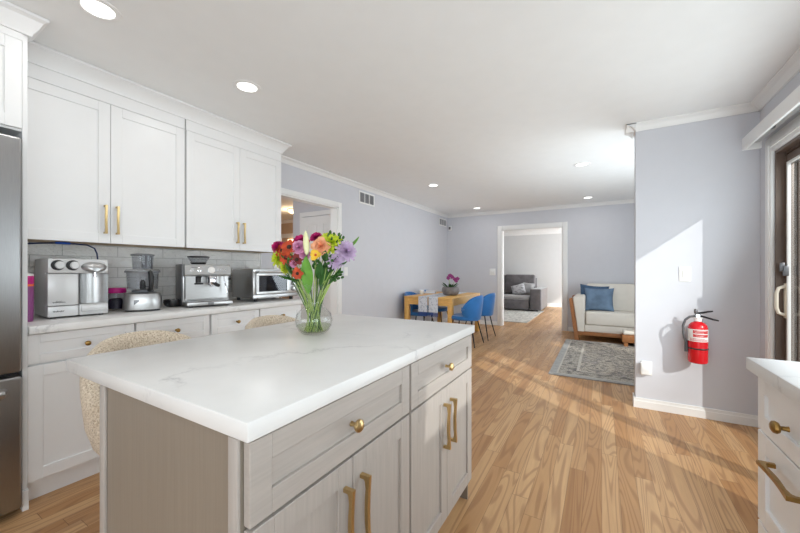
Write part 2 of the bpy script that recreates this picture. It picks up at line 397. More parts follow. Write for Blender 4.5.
# hallway and warm room behind the left doorway
struct('wall_hall_end', MB().box(-4.37, XL-T, 3.98, 4.08, 0, ZC).box(-4.37, -4.27, 4.08, 6.1, 0, ZC), 'wall')
struct('wall_warm_room', MB().box(-9, -4.37, 6.1, 6.2, 0, ZC).box(-9, -8.9, 1, 6.1, 0, ZC).box(-9, XL-T, 1, 1.1, 0, ZC), 'wall_beige')
struct('wall_kitchen_back', MB().box(XL-T, -2.0, -4, -3.9, 0, ZC).box(.6, XR, -4, -3.9, 0, ZC), 'wall')

def crown(name, p0, p1, nrm, zb=2.414, m='trim', ext=.07):
    # crown profile from wall face out along nrm, swept p0->p1
    h = ZC-zb; pr = [(0, 0), (.012, 0), (.018, h*.22), (ext*.55, h*.62), (ext*.95, h*.8), (ext, h*.86), (ext, h), (0, h)]
    n = Vector((nrm[0], nrm[1], 0)); rows = []
    for p in (p0, p1): rows.append([Vector((p[0], p[1], zb))+n*a+Vector((0, 0, b)) for a, b in pr])
    return struct(name, MB().rings(rows), m, ang=25)
crown('trim_1', (XL, 2.42), (XL, YF), (1, 0))
crown('trim_2', (XL, YF), (XR, YF), (0, -1))
crown('trim_3', (.256-.07, YS), (XR, YS), (0, -1))
crown('trim_4', (XR, -3.9), (XR, YS), (-1, 0))
crown('trim_5', (.256, YS-.07), (.256, YS+T+.07), (-1, 0))
crown('trim_6', (-5.1, 12.2), (XR, 12.2), (0, -1), .0+2.38)
crown('trim_7', (-8.9, 6.1), (-4.37, 6.1), (0, -1), 2.39)
def base(name, x0, x1, y0, y1, h=.085):
    mb = MB().box(x0, x1, y0, y1, 0, h*.72); dx, dy = abs(x1-x0), abs(y1-y0)
    if dx > dy: mb.box(x0, x1, y0+(dy*.35 if name in ('baseboard_far', 'baseboard_partition', 'baseboard_back_room') else 0), y1, h*.72, h)
    else: mb.box(x0, x1-dx*.35, y0, y1, h*.72, h)
    return struct(name, mb, 'trim')
base('baseboard_partition', .241, XR, YS-.015, YS)
base('baseboard_partition_end', .241, .256, YS, YS+T)
base('baseboard_left', XL, XL+.015, 3.70, YF)
base('baseboard_far', XL, O0-.1, YF-.015, YF)
base('baseboard_far_right', O1+.1, XR, YF-.015, YF)
base('baseboard_back_room', -5.1, XR, 12.185, 12.2, .12)
# casing of far opening and left doorway
def casing_y(name, a, b, h, yf, sgn=-1, w=.09, depth=T):
    mb = MB(); f0, f1 = yf, yf+sgn*.018
    mb.box(a-w, a, f0, f1, 0, h+w, .003).box(b, b+w, f0, f1, 0, h+w, .003).box(a, b, f0, f1, h, h+w, .003)
    mb.box(a, a+.015, yf, yf+depth, 0, h).box(b-.015, b, yf, yf+depth, 0, h).box(a, b, yf, yf+depth, h-.015, h)
    mb.box(a-w*.25, a-w*.1, f1, f1+sgn*.006, 0, h+w*.1).box(b+w*.1, b+w*.25, f1, f1+sgn*.006, 0, h+w*.1)
    return struct(name, mb, 'trim')
casing_y('trim_8', O0, O1, OH, YF)
mb = MB(); w = .065
mb.box(XL, XL+.018, D1, D1+w, 0, DH+w, .003).box(XL, XL+.018, D0-w, D0, 0, DH+w, .003).box(XL, XL+.018, D0, D1, DH, DH+w, .003)
mb.box(XL-T, XL, D1-.015, D1, 0, DH).box(XL-T, XL, D0, D0+.015, 0, DH).box(XL-T, XL, D0, D1, DH-.015, DH)
struct('trim_9', mb, 'trim')
# six panel door in the hall (y = 3.98 plane, facing -y)
dr = thing('door_1', None, None, (-4.11, 3.945, 0)); dr['kind'] = 'structure'
def panel_door(dr, w, h):
    mb = MB().box(0, w, -.008, .02, .01, h); ww = (w-.33)/2
    for x in (0, .11+ww, w-.11): mb.box(x, x+.11, -.02, -.008, .01, h)
    zs = (.01, .22, .78, .92, 1.5, 1.62, h-.12, h)
    for x in (.11, .22+ww):
        for z0, z1 in zip(zs[0::2], zs[1::2]): mb.box(x, x+ww, -.02, -.008, z0, z1)
    mb.build('slab', 'trim', dr)
    pm = MB()
    for x in (.11, .22+ww):
        for z0, z1 in ((.22, .78), (.92, 1.5), (1.62, h-.12)): pm.box(x+.028, x+ww-.028, -.019, -.008, z0+.028, z1-.028, .009)
    pm.build('panels', 'trim', dr)
    k = MB().lathe([(.03, 0), (.03, .006), (.011, .01), (.011, .035), (.026, .045), (.028, .058), (.015, .068)], seg=16)
    k.mark = 0; k.move((w-.07, -.02, 1.0), 0, pi/2); k.build('knob', 'chrome', dr)
panel_door(dr, .80, 2.03)
struct('trim_10', MB().box(-4.185, -4.115, 3.95, 3.979, 0, 2.115).box(-4.115, XL-T-.001, 3.95, 3.979, 2.045, 2.115), 'trim')

# ------------------------------------------------------------------ sliding door (door_2), valance, windows
sd = thing('door_2', None, None, (XR, SY1, 0)); sd['kind'] = 'structure'
mb = MB(); cw = .105
mb.box(XR-.018, XR, SY1, SY1+cw, 0, SH+cw, .003).box(XR-.018, XR, SY0-cw, SY0, 0, SH+cw, .003).box(XR-.018, XR, SY0, SY1, SH, SH+cw, .003)
mb.box(XR-.024, XR-.018, SY1+.03, SY1+.05, 0, SH+.05).box(XR-.024, XR-.018, SY0, SY1, SH+.03, SH+.05)
mb.build('casing', 'trim', sd, world=True)
mb = MB(); XA, XB = XR+.001, XR+.158
for x0, x1, t in ((XA, XR+.05, .018), (XR+.05, XR+.10, .032), (XR+.10, XB, .045)):
    mb.box(x0, x1, SY1-t, SY1-.001, 0, SH-.001).box(x0, x1, SY0+.001, SY0+t, 0, SH-.001).box(x0, x1, SY0+t, SY1-t, SH-t, SH-.001)
mb.box(XA, XB, SY0, SY1, .002, .03)
mb.build('frame', 'frame_brown', sd, world=True)
def leaf(xc, y0, y1, name):
    mb = MB(); st = .034
    z0, z1 = .03, SH-.046
    mb.box(xc-.017, xc+.017, y0, y0+st, z0, z1, .004).box(xc-.017, xc+.017, y1-st, y1, z0, z1, .004)
    mb.box(xc-.017, xc+.017, y0+st, y1-st, z0, z0+.1, .004).box(xc-.017, xc+.017, y0+st, y1-st, z1-.05, z1, .004)
    o = mb.build(name, 'frame_brown', sd, world=True)
    b_ = MB().box(xc-.02, xc-.002, y1-st-.016, y1-st, z0+.1, z1-.05, .002).box(xc-.02, xc-.002, y0+st, y0+st+.016, z0+.1, z1-.05, .002).box(xc-.02, xc-.002, y0+st+.016, y1-st-.016, z1-.066, z1-.05, .002)
    b_.build('bead', 'trim', o, world=True)
    MB().box(xc-.003, xc+.003, y0+st, y1-st, z0+.1, z1-.05).build('pane', 'pane', o, world=True)
    return o
p1 = leaf(XR+.06, 2.42, SY1-.019, 'sliding_leaf')
p2 = leaf(XR+.115, SY0+.05, 2.50, 'fixed_leaf')
def dhandle(yc, xs, zc, par):
    pts = [(xs, yc, zc-.10), (xs-.035, yc, zc-.085), (xs-.045, yc, zc-.05), (xs-.045, yc, zc+.05), (xs-.035, yc, zc+.085), (xs, yc, zc+.10)]
    mb = MB(); mb.tube(pts, .011, 8); mb.box(xs-.006, xs, yc-.018, yc+.018, zc-.12, zc+.12, .003)
    mb.build('handle', 'cream_plastic', par, world=True)
dhandle(SY1-.040, XR+.042, .99, p1)
MB().box(XR+.02, XR+.047, SY1-.075, SY1-.05, 1.16, 1.23, .004).box(XR+.005, XR+.03, SY1-.068, SY1-.056, 1.19, 1.25, .003).build('latch', 'steel_dark', p1, world=True)
vb = thing('vertical_blind', 'stacked white vertical blind slats drawn aside at the sliding door near edge', 'blind', (.97, 1.85, 0))
for k in range(9):
    yy = 1.60+k*.07
    MB().box(.925, 1.01, yy, yy+.004, .03, 2.06).build('slat', 'cloth_white', vb, world=True)
va = thing('valance', 'white box valance above the sliding door hiding the blind track', 'valance', (.98, 2.4, 2.1))
MB().box(.912, .93, 1.35, 3.55, 2.10, 2.19, .003).box(.93, 1.017, 3.532, 3.55, 2.10, 2.19, .003).box(.93, 1.017, 1.35, 1.368, 2.10, 2.19, .003).box(.93, 1.017, 1.368, 3.532, 2.178, 2.19).build('box', 'trim', va, world=True)
MB().box(.955, .995, 1.40, 3.50, 2.135, 2.177).build('track', 'alu', va, world=True)
MB().box(.93, .955, 3.10, 3.13, 2.11, 2.177).build('bracket', 'steel_dark', va, world=True)
def window(name, y0, y1, z0, z1):
    w_ = thing(name, None, None, (XR+.08, y0, z0)); w_['kind'] = 'structure'; f = .02
    fr = MB().box(XR+.06, XR+.10, y0, y0+f, z0, z1).box(XR+.06, XR+.10, y1-f, y1, z0, z1).box(XR+.06, XR+.10, y0+f, y1-f, z0, z0+f).box(XR+.06, XR+.10, y0+f, y1-f, z1-f, z1)
    fo = fr.build('frame', 'trim', w_, world=True)
    MB().box(XR+.078, XR+.082, y0+f, y1-f, z0+f, z1-f).build('pane', 'pane', fo, world=True)
window('window_1', *KW)
for i, q in enumerate(LW): window('window_%d' % (i+2), *q)
window('window_4', *BW)

# ------------------------------------------------------------------ ceiling downlights
dl = thing('ceiling_downlight', 'large recessed ceiling light nearest the camera, above the fridge side', 'ceiling light', (-2.11, .70, ZC), 0, 'recessed ceiling lights')
MB().lathe([(.062, -.001), (.066, -.006), (.088, -.004), (.091, 0)], seg=32, cap0=False, cap1=False).build('trim_ring', 'trim', dl)
MB().lathe([(.0005, -.0025), (.064, -.0025), (.064, 0)], seg=32, cap0=True, cap1=True).build('lens', 'lamp', dl)
ll = bpy.data.lights.new('bulb', 'AREA'); ll.shape = 'DISK'; ll.size = .13; ll.energy = LAMP_W; ll.color = (1, .99, .97)
lo = bpy.data.objects.new('bulb', ll); COL.objects.link(lo); lo.parent = dl; lo.location = (0, 0, -.012)
for p, l in (((-2.12, 1.52), 'recessed ceiling light in front of the upper cabinets, second from the camera'),
             ((-2.18, 4.70), 'recessed ceiling light in the left row, midway down the room'),
             ((-2.21, 6.88), 'recessed ceiling light in the left row, nearest the far wall'),
             ((-.205, 4.67), 'recessed ceiling light in the right row, nearer of the two left of the partition wall'),
             ((-.21, 6.86), 'recessed ceiling light in the right row, nearest the far wall')):
    dup(dl, (p[0], p[1], ZC), None, l)
# lamps in rooms beyond
bl = bpy.data.lights.new('bulb', 'AREA'); bl.shape = 'DISK'; bl.size = .3; bl.energy = 60
cl = thing('ceiling_lamp', 'flush ceiling lamp glowing in the warm room beyond the left doorway', 'ceiling light', (-5.56, 5.13, ZC))
MB().lathe([(.15, 0), (.15, -.02), (.14, -.05), (.09, -.08), (.001, -.09)], seg=24).build('shade', 'lamp_warm', cl)
MB().lathe([(.165, 0), (.165, -.012), (.15, -.014)], seg=24).build('rim', 'bronze_brass', cl)
pl = bpy.data.lights.new('bulb', 'POINT'); pl.energy = 17; pl.color = (1, .72, .45); pl.shadow_soft_size = .1
po = bpy.data.objects.new('bulb', pl); COL.objects.link(po); po.parent = cl; po.location = (0, 0, -.2)
sc = thing('wall_sconce', 'small bright wall lamp seen through the left doorway behind the flowers', 'wall lamp', (-6.72, 6.1, 1.87))
MB().box(-.06, .06, -.1, -.02, -.10, .10, .01).build('lamp_shade', 'lamp_warm', sc)
MB().box(-.035, .035, -.02, 0, -.06, .06, .004).build('bracket', 'bronze_brass', sc)
struct('trim_11', MB().box(-7.2, -6.1, 6.06, 6.1, 2.02, 2.12).box(-7.2, -7.1, 6.06, 6.1, 0, 2.02), 'trim')

# ------------------------------------------------------------------ cabinetry
def shaker(mb, xf, sg, y0, y1, z0, z1, fw=.058, t=.02, rec=.009, b=.0015):
    xb = xf-sg*t
    mb.box(xb, xf, y0, y0+fw, z0, z1, b, 1).box(xb, xf, y1-fw, y1, z0, z1, b, 1)
    mb.box(xb, xf, y0+fw, y1-fw, z0, z0+fw, b, 1).box(xb, xf, y0+fw, y1-fw, z1-fw, z1, b, 1)
    mb.box(xb, xf-sg*rec, y0+fw, y1-fw, z0+fw, z1-fw)
    return mb
def pull(parent, xf, sg, yc, zc, L=.19, vert=True, m='brass', proj=.034):
    # flat arched bar pull with square section and two feet, swept as one bar
    mb = MB(); h = L/2; t = .011; w2 = .006; n = 10
    out = [(-h, 0), (-h, proj*.6), (-h, proj)]+[(-h+L*k/n, proj-.005*sin(pi*k/n)) for k in range(1, n)]+[(h, proj), (h, proj*.6), (h, 0)]
    q = h-t
    inn = [(-q, 0), (-q, proj*.45), (-q+.006, proj-t-.004)]+[(-q+.012+(2*q-.024)*k/n, proj-t-.005*sin(pi*k/n)) for k in range(1, n)]+[(q-.006, proj-t-.004), (q, proj*.45), (q, 0)]
    rows = []
    for (a0, p0), (a1, p1) in zip(out, inn):
        r = [(a0, p0, -w2), (a0, p0, w2), (a1, p1, w2), (a1, p1, -w2)]
        rows.append([(xf+sg*p, yc+k, zc+a) if vert else (xf+sg*p, yc+a, zc+k) for a, p, k in r])
    return mb.rings(rows).build('handle', m, parent, world=True)
def knob(parent, xf, sg, yc, zc, r=.0155, m='brass', oval=1.0):
    mb = MB(); rows = []
    for rr, x in ((.0075, 0), (.006, .006), (.0055, .014), (.008, .017), (r*.85, .020), (r, .025), (r*.92, .031), (r*.55, .035), (.001, .036)):
        rows.append([(xf+sg*x, yc+rr*(oval if rr > .009 else 1)*cos(2*pi*k/16), zc+rr*sin(2*pi*k/16)) for k in range(16)])
    return mb.rings(rows).build('knob', m, parent, world=True)
# --- fridge surround: end panel + cabinet over the fridge
fs = thing('fridge_surround_panel', 'tall white end panel between the fridge and the base cabinets', 'panel', (-2.8, .535, 0))
MB().box(XL, -2.49, .526, .544, 0, 2.40).build('panel', 'cab', fs, world=True)
MB().box(-2.49, -2.48, .524, .546, 0, .10).build('foot_block', 'cab', fs, world=True)
fc = thing('over_fridge_cabinet', 'white wall cabinet with crown moulding above the stainless fridge', 'cabinet', (-2.8, .07, 1.89))
MB().box(XL, -2.495, -.40, .525, 1.89, 2.40).build('body', 'cab', fc, world=True)
for a, b in ((-.395, .058), (.062, .522)):
    o = shaker(MB(), -2.475, 1, a, b, 1.90, 2.335).build('door', 'cab', fc, world=True)
    pull(o, -2.475, 1, .03 if b < .1 else .09, 2.0, .16)
MB().box(-2.495, -2.48, -.40, .525, 2.338, 2.40).build('frieze', 'cab', fc, world=True)
def crown_cab(parent, xw, xf, y0, y1, zb=2.372, out=.078):
    h = ZC-.002-zb; pr = [(0, 0), (.010, 0), (.013, h*.14), (.03, h*.4), (out*.72, h*.74), (out*.93, h*.84), (out, h*.86), (out, h), (0, h)]
    rows = []
    rows.append([(xf+a, y0, zb+b) for a, b in pr])
    rows.append([(xf+a, y1+a, zb+b) for a, b in pr])
    rows.append([(xw, y1+a, zb+b) for a, b in pr])
    return MB().rings(rows).build('crown_moulding', 'cab', parent, ang=25, world=True)
crown_cab(fc, UX+.085, -2.48, -.40, .546, 2.372, .06)
# --- upper cabinets (two units)

def upper(label, y0, y1, ysplit, hb):
    c = thing('wall_cabinet', label, 'cabinet', (-2.95, (y0+y1)/2, 1.375), 0, 'white upper wall cabinets')
    MB().box(XL, UX-.021, y0, y1, 1.39, 2.40).build('body', 'cab', c, world=True)
    MB().box(XL, UX-.022, y0, y1, 1.378, 1.39).build('underside', 'maple', c, world=True)
    MB().box(UX-.021, UX-.004, y0, y1, 2.292, 2.40).build('frieze', 'cab', c, world=True)
    for k, (a, b) in enumerate(((y0+.002, ysplit-.0015), (ysplit+.0015, y1-.002))):
        o = shaker(MB(), UX, 1, a, b, 1.375, 2.288, .062).build('door', 'cab', c, world=True)
        pull(o, UX, 1, (ysplit-.032) if k == 0 else (ysplit+.032), 1.528, .185, m='brass')
    return c
u1 = upper('white two-door upper cabinet next to the fridge panel', .546, 1.456, .988, 0)
u2 = upper('white two-door upper cabinet nearest the left doorway', 1.466, 2.385, 1.925, 0)
mcr = thing('crown_moulding', 'white crown moulding running along the top of the upper cabinets', 'moulding', (-2.9, 1.46, 2.40))
h = ZC-.002-2.372; out = .072; pr = [(0, 0), (.010, 0), (.013, h*.14), (.03, h*.4), (out*.72, h*.74), (out*.93, h*.84), (out, h*.86), (out, h), (0, h)]
MB().rings([[(UX-.004+a, .546, 2.372+b) for a, b in pr], [(UX-.004+a, 2.385+a, 2.372+b) for a, b in pr], [(XL, 2.385+a, 2.372+b) for a, b in pr]]).build('profile', 'cab', mcr, ang=25, world=True)
# --- base cabinets
BX = -2.51
def basecab(label, y0, y1, doors=1, kn=None):
    c = thing('base_cabinet', label, 'cabinet', (-2.8, (y0+y1)/2, 0), 0, 'white base cabinets along the left wall')
    MB().box(XL, BX-.021, y0, y1, .10, .873).build('body', 'cab', c, world=True)
    MB().box(XL, BX-.06, y0, y1, 0, .10).build('toe_kick', 'cab', c, world=True)
    o = shaker(MB(), BX, 1, y0+.002, y1-.002, .718, .868, .045).build('drawer', 'cab', c, world=True)
    knob(o, BX, 1, (kn or (y0+y1)/2), .79, .014, 'bronze_brass')
    n = doors; w_ = (y1-y0)/n
    for k in range(n):
        d = shaker(MB(), BX, 1, y0+k*w_+.002, y0+(k+1)*w_-.002, .118, .708).build('door', 'cab', c, world=True)
        pull(d, BX, 1, y0+w_*(k+1)-.035 if (k == 0) else y0+w_*k+.035, .59, .185)
    return c
basecab('white base cabinet with a drawer over a door, beside the fridge panel', .546, 1.012)
basecab('white base cabinet behind the first bar stool, under the food processor', 1.02, 1.488, 1)
basecab('white base cabinet below the espresso machine', 1.50, 1.915, 1)
basecab('white base cabinet at the doorway end, below the toaster oven', 1.925, 2.385, 1)
ct = thing('worktop', 'long white quartz worktop along the left wall under the tiles', 'countertop', (-2.79, 1.47, .875))
MB().box(XL+.002, -2.472, .546, 2.41, .875, .915, .003).build('slab', 'quartz', ct, world=True)
bs = thing('backsplash', 'glossy pale grey subway tile backsplash above the left worktop', 'backsplash', (XL+.005, 1.45, .915))
MB().box(XL+.001, XL+.009, .546, 2.385, .9155, 1.377).build('tiles', 'tile', bs, world=True)
MB().box(XL+.001, XL+.011, 2.386, 2.394, .9155, 1.377).build('edge_trim', 'alu', bs, world=True)

# --- fridge
fr = thing('refrigerator', 'tall stainless steel refrigerator with a bottom freezer at the left edge', 'refrigerator', (-2.75, .07, 0))
MB().box(-3.08, -2.50, -.39, .515, .02, 1.81).build('body', 'black', fr, world=True)
for a, b, lab in ((-.388, .060, 0), (.066, .514, 1)):
    d = MB().box(-2.50, -2.432, a, b, .705, 1.845, .012, 3).build('door', 'fridge', fr, world=True)
    yy = b-.045 if lab == 0 else a+.045
    MB().tube([(-2.432, yy, .85), (-2.385, yy, .87), (-2.38, yy, 1.0), (-2.38, yy, 1.5), (-2.385, yy, 1.63), (-2.432, yy, 1.65)], .012, 8).build('handle', 'steel', d, world=True)
d = MB().box(-2.50, -2.432, -.388, .514, .04, .685, .012, 3).build('freezer_drawer', 'fridge', fr, world=True)
MB().tube([(-2.432, -.30, .622), (-2.385, -.29, .622), (-2.378, -.26, .622), (-2.378, .40, .622), (-2.385, .435, .622), (-2.432, .45, .622)], .019, 10).build('handle', 'steel', d, world=True)

# --- island
isl = thing('kitchen_island', 'taupe wood kitchen island with drawers and doors in the foreground', 'island', (-.95, 1.08, 0))
IX = -.583
MB().box(-1.228, IX-.021, .438, 1.728, .105, .873).build('body', 'taupe', isl, world=True)
MB().box(-1.16, IX-.075, .50, 1.69, 0, .105).build('toe_kick', 'taupe', isl, world=True)
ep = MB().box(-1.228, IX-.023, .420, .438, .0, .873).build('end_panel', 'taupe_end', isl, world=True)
for q in (-1.235, -.635): MB().box(q, q+.03, .412, .420, 0, .873, .002).build('corner_strip', 'taupe', isl, world=True)
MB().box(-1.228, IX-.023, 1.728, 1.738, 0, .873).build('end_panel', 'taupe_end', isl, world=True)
for (a, b, ky, kx) in ((.424, 1.060, .735, 0), (1.074, 1.728, 1.385, 0)):
    dw = shaker(MB(), IX, 1, a, b, .700, .866, .052).build('drawer', 'taupe_h', isl, world=True)
    knob(dw, IX, 1, ky, .785, .0175)
    mid = (a+b)/2
    for k, (p, q) in enumerate(((a, mid-.0015), (mid+.0015, b))):
        dd = shaker(MB(), IX, 1, p, q, .118, .692, .058).build('door', 'taupe', isl, world=True)
        pull(dd, IX, 1, mid-.036 if k == 0 else mid+.036, .535, .19, proj=.032)
it = thing('island_top', 'thick white veined quartz slab on the kitchen island', 'countertop', (-1.03, 1.07, .875))
MB().box(-1.482, -.569, .409, 1.738, .875, .915, .004).build('slab', 'quartz', it, world=True)

# --- right-hand cabinets and counter
RX = .43
rc = thing('drawer_cabinet', 'white drawer base cabinet with brass knob at the right edge', 'cabinet', (.74, 1.3, 0))
MB().box(RX+.021, XR-.004, 1.07, 1.525, .10, .873).build('body', 'cab', rc, world=True)
MB().box(RX+.075, XR-.004, 1.07, 1.525, 0, .10).build('toe_kick', 'cab', rc, world=True)
d = shaker(MB(), RX, -1, 1.074, 1.527, .700, .866, .05).build('drawer', 'cab', rc, world=True)
knob(d, RX, -1, 1.315, .775, .0165, 'bronze_brass', 1.25)
for z0, z1 in ((.412, .694), (.118, .406)):
    d = shaker(MB(), RX, -1, 1.074, 1.527, z0, z1, .058).build('drawer', 'cab', rc, world=True)
    pull(d, RX, -1, 1.31, (z0+z1)/2+.083, .19, False, 'bronze_brass', .038)
rc2 = thing('drawer_cabinet', 'plain white base cabinet with two doors nearest the camera on the right', 'cabinet', (.74, .5, 0))
MB().box(RX+.021, XR-.004, -.6, 1.066, .10, .873).build('body', 'cab', rc2, world=True)
for a, b in ((-.596, .23), (.234, 1.062)): shaker(MB(), RX, -1, a, b, .118, .866).build('door', 'cab', rc2, world=True)
rt = thing('worktop', 'white quartz worktop on the right-hand drawer cabinet beside the sliding door', 'countertop', (.72, .5, .875))
MB().box(.408, XR-.003, -.62, 1.549, .875, .915, .003).build('slab', 'quartz', rt, world=True)

# ------------------------------------------------------------------ things on the left worktop
CZ = .9155
def T0(name, label, cat, x, y, rz=0, group=None, z=CZ): return thing(name, label, cat, (x, y, z), radians(rz), group)
# water dispenser (local: +x front, +y to the viewer's right)
wd = T0('water_dispenser', 'silver countertop water dispenser with two round knobs beside the pink bottle', 'water dispenser', -2.735, .8175, -2.5)
MB().box(-.29, -.055, -.1385, .1385, .008, .352, .008).build('body', 'silver_plastic', wd)
MB().box(-.056, -.004, -.1385, -.003, .075, .262, .005).build('front_panel', 'silver_plastic', wd)
MB().box(-.056, -.004, -.1385, -.003, .010, .072, .005).build('lower_panel', 'silver_plastic', wd)
MB().box(-.056, 0, -.1385, .1385, .265, .352, .008).build('control_panel', 'silver_plastic', wd)
for k in (-.093, -.028):
    o = MB().start().lathe([(.030, 0), (.030, .008), (.025, .012)], seg=24).move((0, k-.004, .313), 0, 0, pi/2).build('knob', 'black', wd)
    MB().start().lathe([(.022, 0), (.022, .020), (.018, .024)], seg=24).move((0, k+.003, .313), 0, 0, pi/2).build('knob_cap', 'silver_plastic', o)
mb = MB(); rows = []
for x, w_, z0, z1 in ((0, .060, .272, .335), (.018, .052, .270, .330), (.034, .036, .272, .315), (.040, .018, .276, .30)):
    rows.append([(x, .068+w_*cos(2*pi*k/20)*1.05, (z0+z1)/2+(z1-z0)/2*sin(2*pi*k/20)) for k in range(20)])
mb.rings(rows).build('spout_hood', 'steel', wd)
MB().start().lathe([(.008, 0), (.008, .03)], (.014, .068, .243), 12).build('nozzle', 'chrome', wd)
mb = MB(); rows = []
for z in (.078, .264): rows.append([(-.052*sin(pi*k/14)**.6 if 0 < k < 14 else 0, .0+.1375*(k/14), z) for k in range(15)])
mb.rings(rows, closed=False).build('recess', 'steel', wd)
MB().box(-.056, -.002, .0, .1385, .010, .076, .004).box(-.004, .012, .004, .134, .030, .072, .008).build('drip_tray', 'silver_plastic', wd)
mb = MB()
for y0, y1, z, n, a in ((-.118, -.062, .094, 9, .0022), (-.105, -.078, .101, 4, .0012), (-.116, -.068, .042, 7, .0045)):
    mb.tube([(-.003, y0+(y1-y0)*k/(n*4), z+a*sin(k*1.9)*(1+.4*sin(k*.7))) for k in range(n*4+1)], .0009, 4)
mb.build('lettering', 'black', wd)
for x in (-.26, -.03):
    for y in (-.11, .11): MB().lathe([(.012, 0), (.012, .009)], (x, y, 0), 10).build('foot', 'rubber', wd)
# hose
hs = tag(MB().tube([(-2.98, .546, 1.358), (-2.96, .62, 1.355), (-2.95, .70, 1.364), (-2.95, .78, 1.371), (-2.95, .86, 1.370), (-2.945, .92, 1.365), (-2.94, .955, 1.345), (-2.94, .968, 1.31), (-2.94, .972, 1.270)], .0045, 8).build('water_hose', 'hose_blue'), 'thin navy blue hose hanging under the upper cabinet to the water dispenser', 'hose')
MB().tube([(-2.95, .765, 1.3705), (-2.95, .835, 1.371)], .008, 10).build('connector', 'fitting_blue', hs)
# bottle
bt = T0('water_bottle', 'magenta drinking bottle with an orange ring beside the fridge panel', 'bottle', -2.737, .586)
MB().lathe([(.031, 0), (.034, .004), (.036, .10), (.036, .195)], seg=28).build('body', 'purple_plastic', bt)
MB().lathe([(.0368, .195), (.0368, .207)], seg=28).build('ring', 'orange_plastic', bt)
MB().lathe([(.035, .207), (.037, .212), (.037, .248), (.034, .252)], seg=28).build('cap', 'magenta_plastic', bt)
MB().lathe([(.036, .252), (.036, .260), (.02, .266), (.001, .267)], seg=28).build('lid', 'plastic_white', bt)
# food container with magenta lid
fc2 = T0('food_container', 'small clear container with a magenta lid behind the food processor', 'container', -2.965, 1.085)
MB().lathe([(.046, 0), (.050, .01), (.053, .125), (.050, .125), (.047, .012), (.001, .010)], seg=28, cap1=False).build('jar', 'smoke', fc2)
MB().lathe([(.043, .013), (.047, .03), (.048, .075), (.02, .085), (.001, .083)], seg=24).build('contents', 'hazel', fc2)
MB().lathe([(.055, .123), (.056, .126), (.056, .152), (.050, .158), (.001, .159)], seg=28).build('lid', 'magenta_plastic', fc2)
# food processor
fp = T0('food_processor', 'steel food processor with a clear bowl on the worktop beside the dispenser', 'food processor', -2.805, 1.180, -22)
mb = MB(); rows = []
def sq(hx, hy, z, n=28, e=3.2, cx=0, cy=0): return [(cx+hx*math.copysign(abs(cos(2*pi*k/n))**(2/e), cos(2*pi*k/n)), cy+hy*math.copysign(abs(sin(2*pi*k/n))**(2/e), sin(2*pi*k/n)), z) for k in range(n)]
mb.rings([sq(.108, .112, .012), sq(.110, .114, .02), sq(.106, .110, .095), sq(.098, .102, .120), sq(.078, .078, .130)]).build('motor_base', 'steel', fp)
mb = MB(); mb.rings([sq(.100, .100, .002), sq(.100, .100, .013)]).build('base_foot', 'black', fp)
MB().lathe([(.06, .128), (.064, .134), (.064, .142), (.058, .146)], seg=28).build('collar', 'grey_plastic', fp)
MB().lathe([(.078, .146), (.088, .15), (.094, .27), (.091, .27), (.085, .154), (.001, .150)], seg=36, cap1=False).build('bowl', 'smoke', fp)
MB().lathe([(.098, .268), (.101, .272), (.101, .284), (.092, .290), (.06, .292), (.001, .292)], seg=36).build('lid', 'smoke', fp)
MB().lathe([(.1015, .266), (.103, .268), (.103, .276), (.1015, .278)], seg=36).build('lid_rim', 'grey_plastic', fp)
mb = MB(); mb.rings([sq(.046, .058, .292, 28, 2.4), sq(.050, .064, .385, 28, 2.4)], cap0=False, cap1=False).rings([sq(.043, .055, .292, 28, 2.4), sq(.047, .061, .385, 28, 2.4)], cap0=False, cap1=False).build('feed_tube', 'smoke', fp)
mb = MB(); mb.rings([sq(.036, .030, .294, 24, 2.4, 0, .024), sq(.036, .030, .385, 24, 2.4, 0, .024)]).build('pusher', 'grey_plastic', fp)
mb = MB(); mb.rings([sq(.053, .067, .384, 28, 2.4), sq(.055, .069, .387, 28, 2.4), sq(.055, .069, .394, 28, 2.4), sq(.030, .040, .400, 28, 2.4)]).build('pusher_cap', 'grey_plastic', fp)
MB().lathe([(.018, .15), (.016, .20), (.008, .215)], seg=14).build('spindle', 'black', fp)
mb = MB()
for a in (0, pi):
    mb.sheet(lambda u, v, a=a: ((.012+.065*u)*cos(a+u*.9)-(.012-.024*v)*sin(a+u*.9), (.012+.065*u)*sin(a+u*.9)+(.012-.024*v)*cos(a+u*.9), .165+.02*v*(1-u)+.01*(a > 1)), 8, 2)
mb.build('blade', 'chrome', fp)
MB().tube([(.088, .035, .145), (.108, .043, .155), (.116, .046, .19), (.114, .045, .235), (.106, .042, .262), (.095, .038, .275)], [.014, .014, .015, .016, .015, .012], 12).build('handle', 'black', fp)
MB().box(.103, .1065, -.05, -.02, .05, .08, .001).build('switch', 'steel_dark', fp)
# black ramekin with spoons
bw = T0('dish', 'small round black dish with chrome rim pieces between the food processor and espresso machine', 'dish', -2.90, 1.43)
MB().lathe([(.044, 0), (.062, .012), (.069, .032), (.067, .052), (.062, .054), (.060, .034), (.046, .018), (.001, .016)], seg=32).build('bowl', 'black', bw)
mb = MB(); mb.tube([(.02, -.045, .046), (.025, -.03, .058), (.028, -.015, .050), (.03, 0, .044)], .0035, 8).build('spoon', 'chrome', bw)
MB().tube([(.01, .0, .042), (.015, .012, .062), (.02, .026, .052), (.022, .036, .046)], .0035, 8).build('spoon', 'chrome', bw)

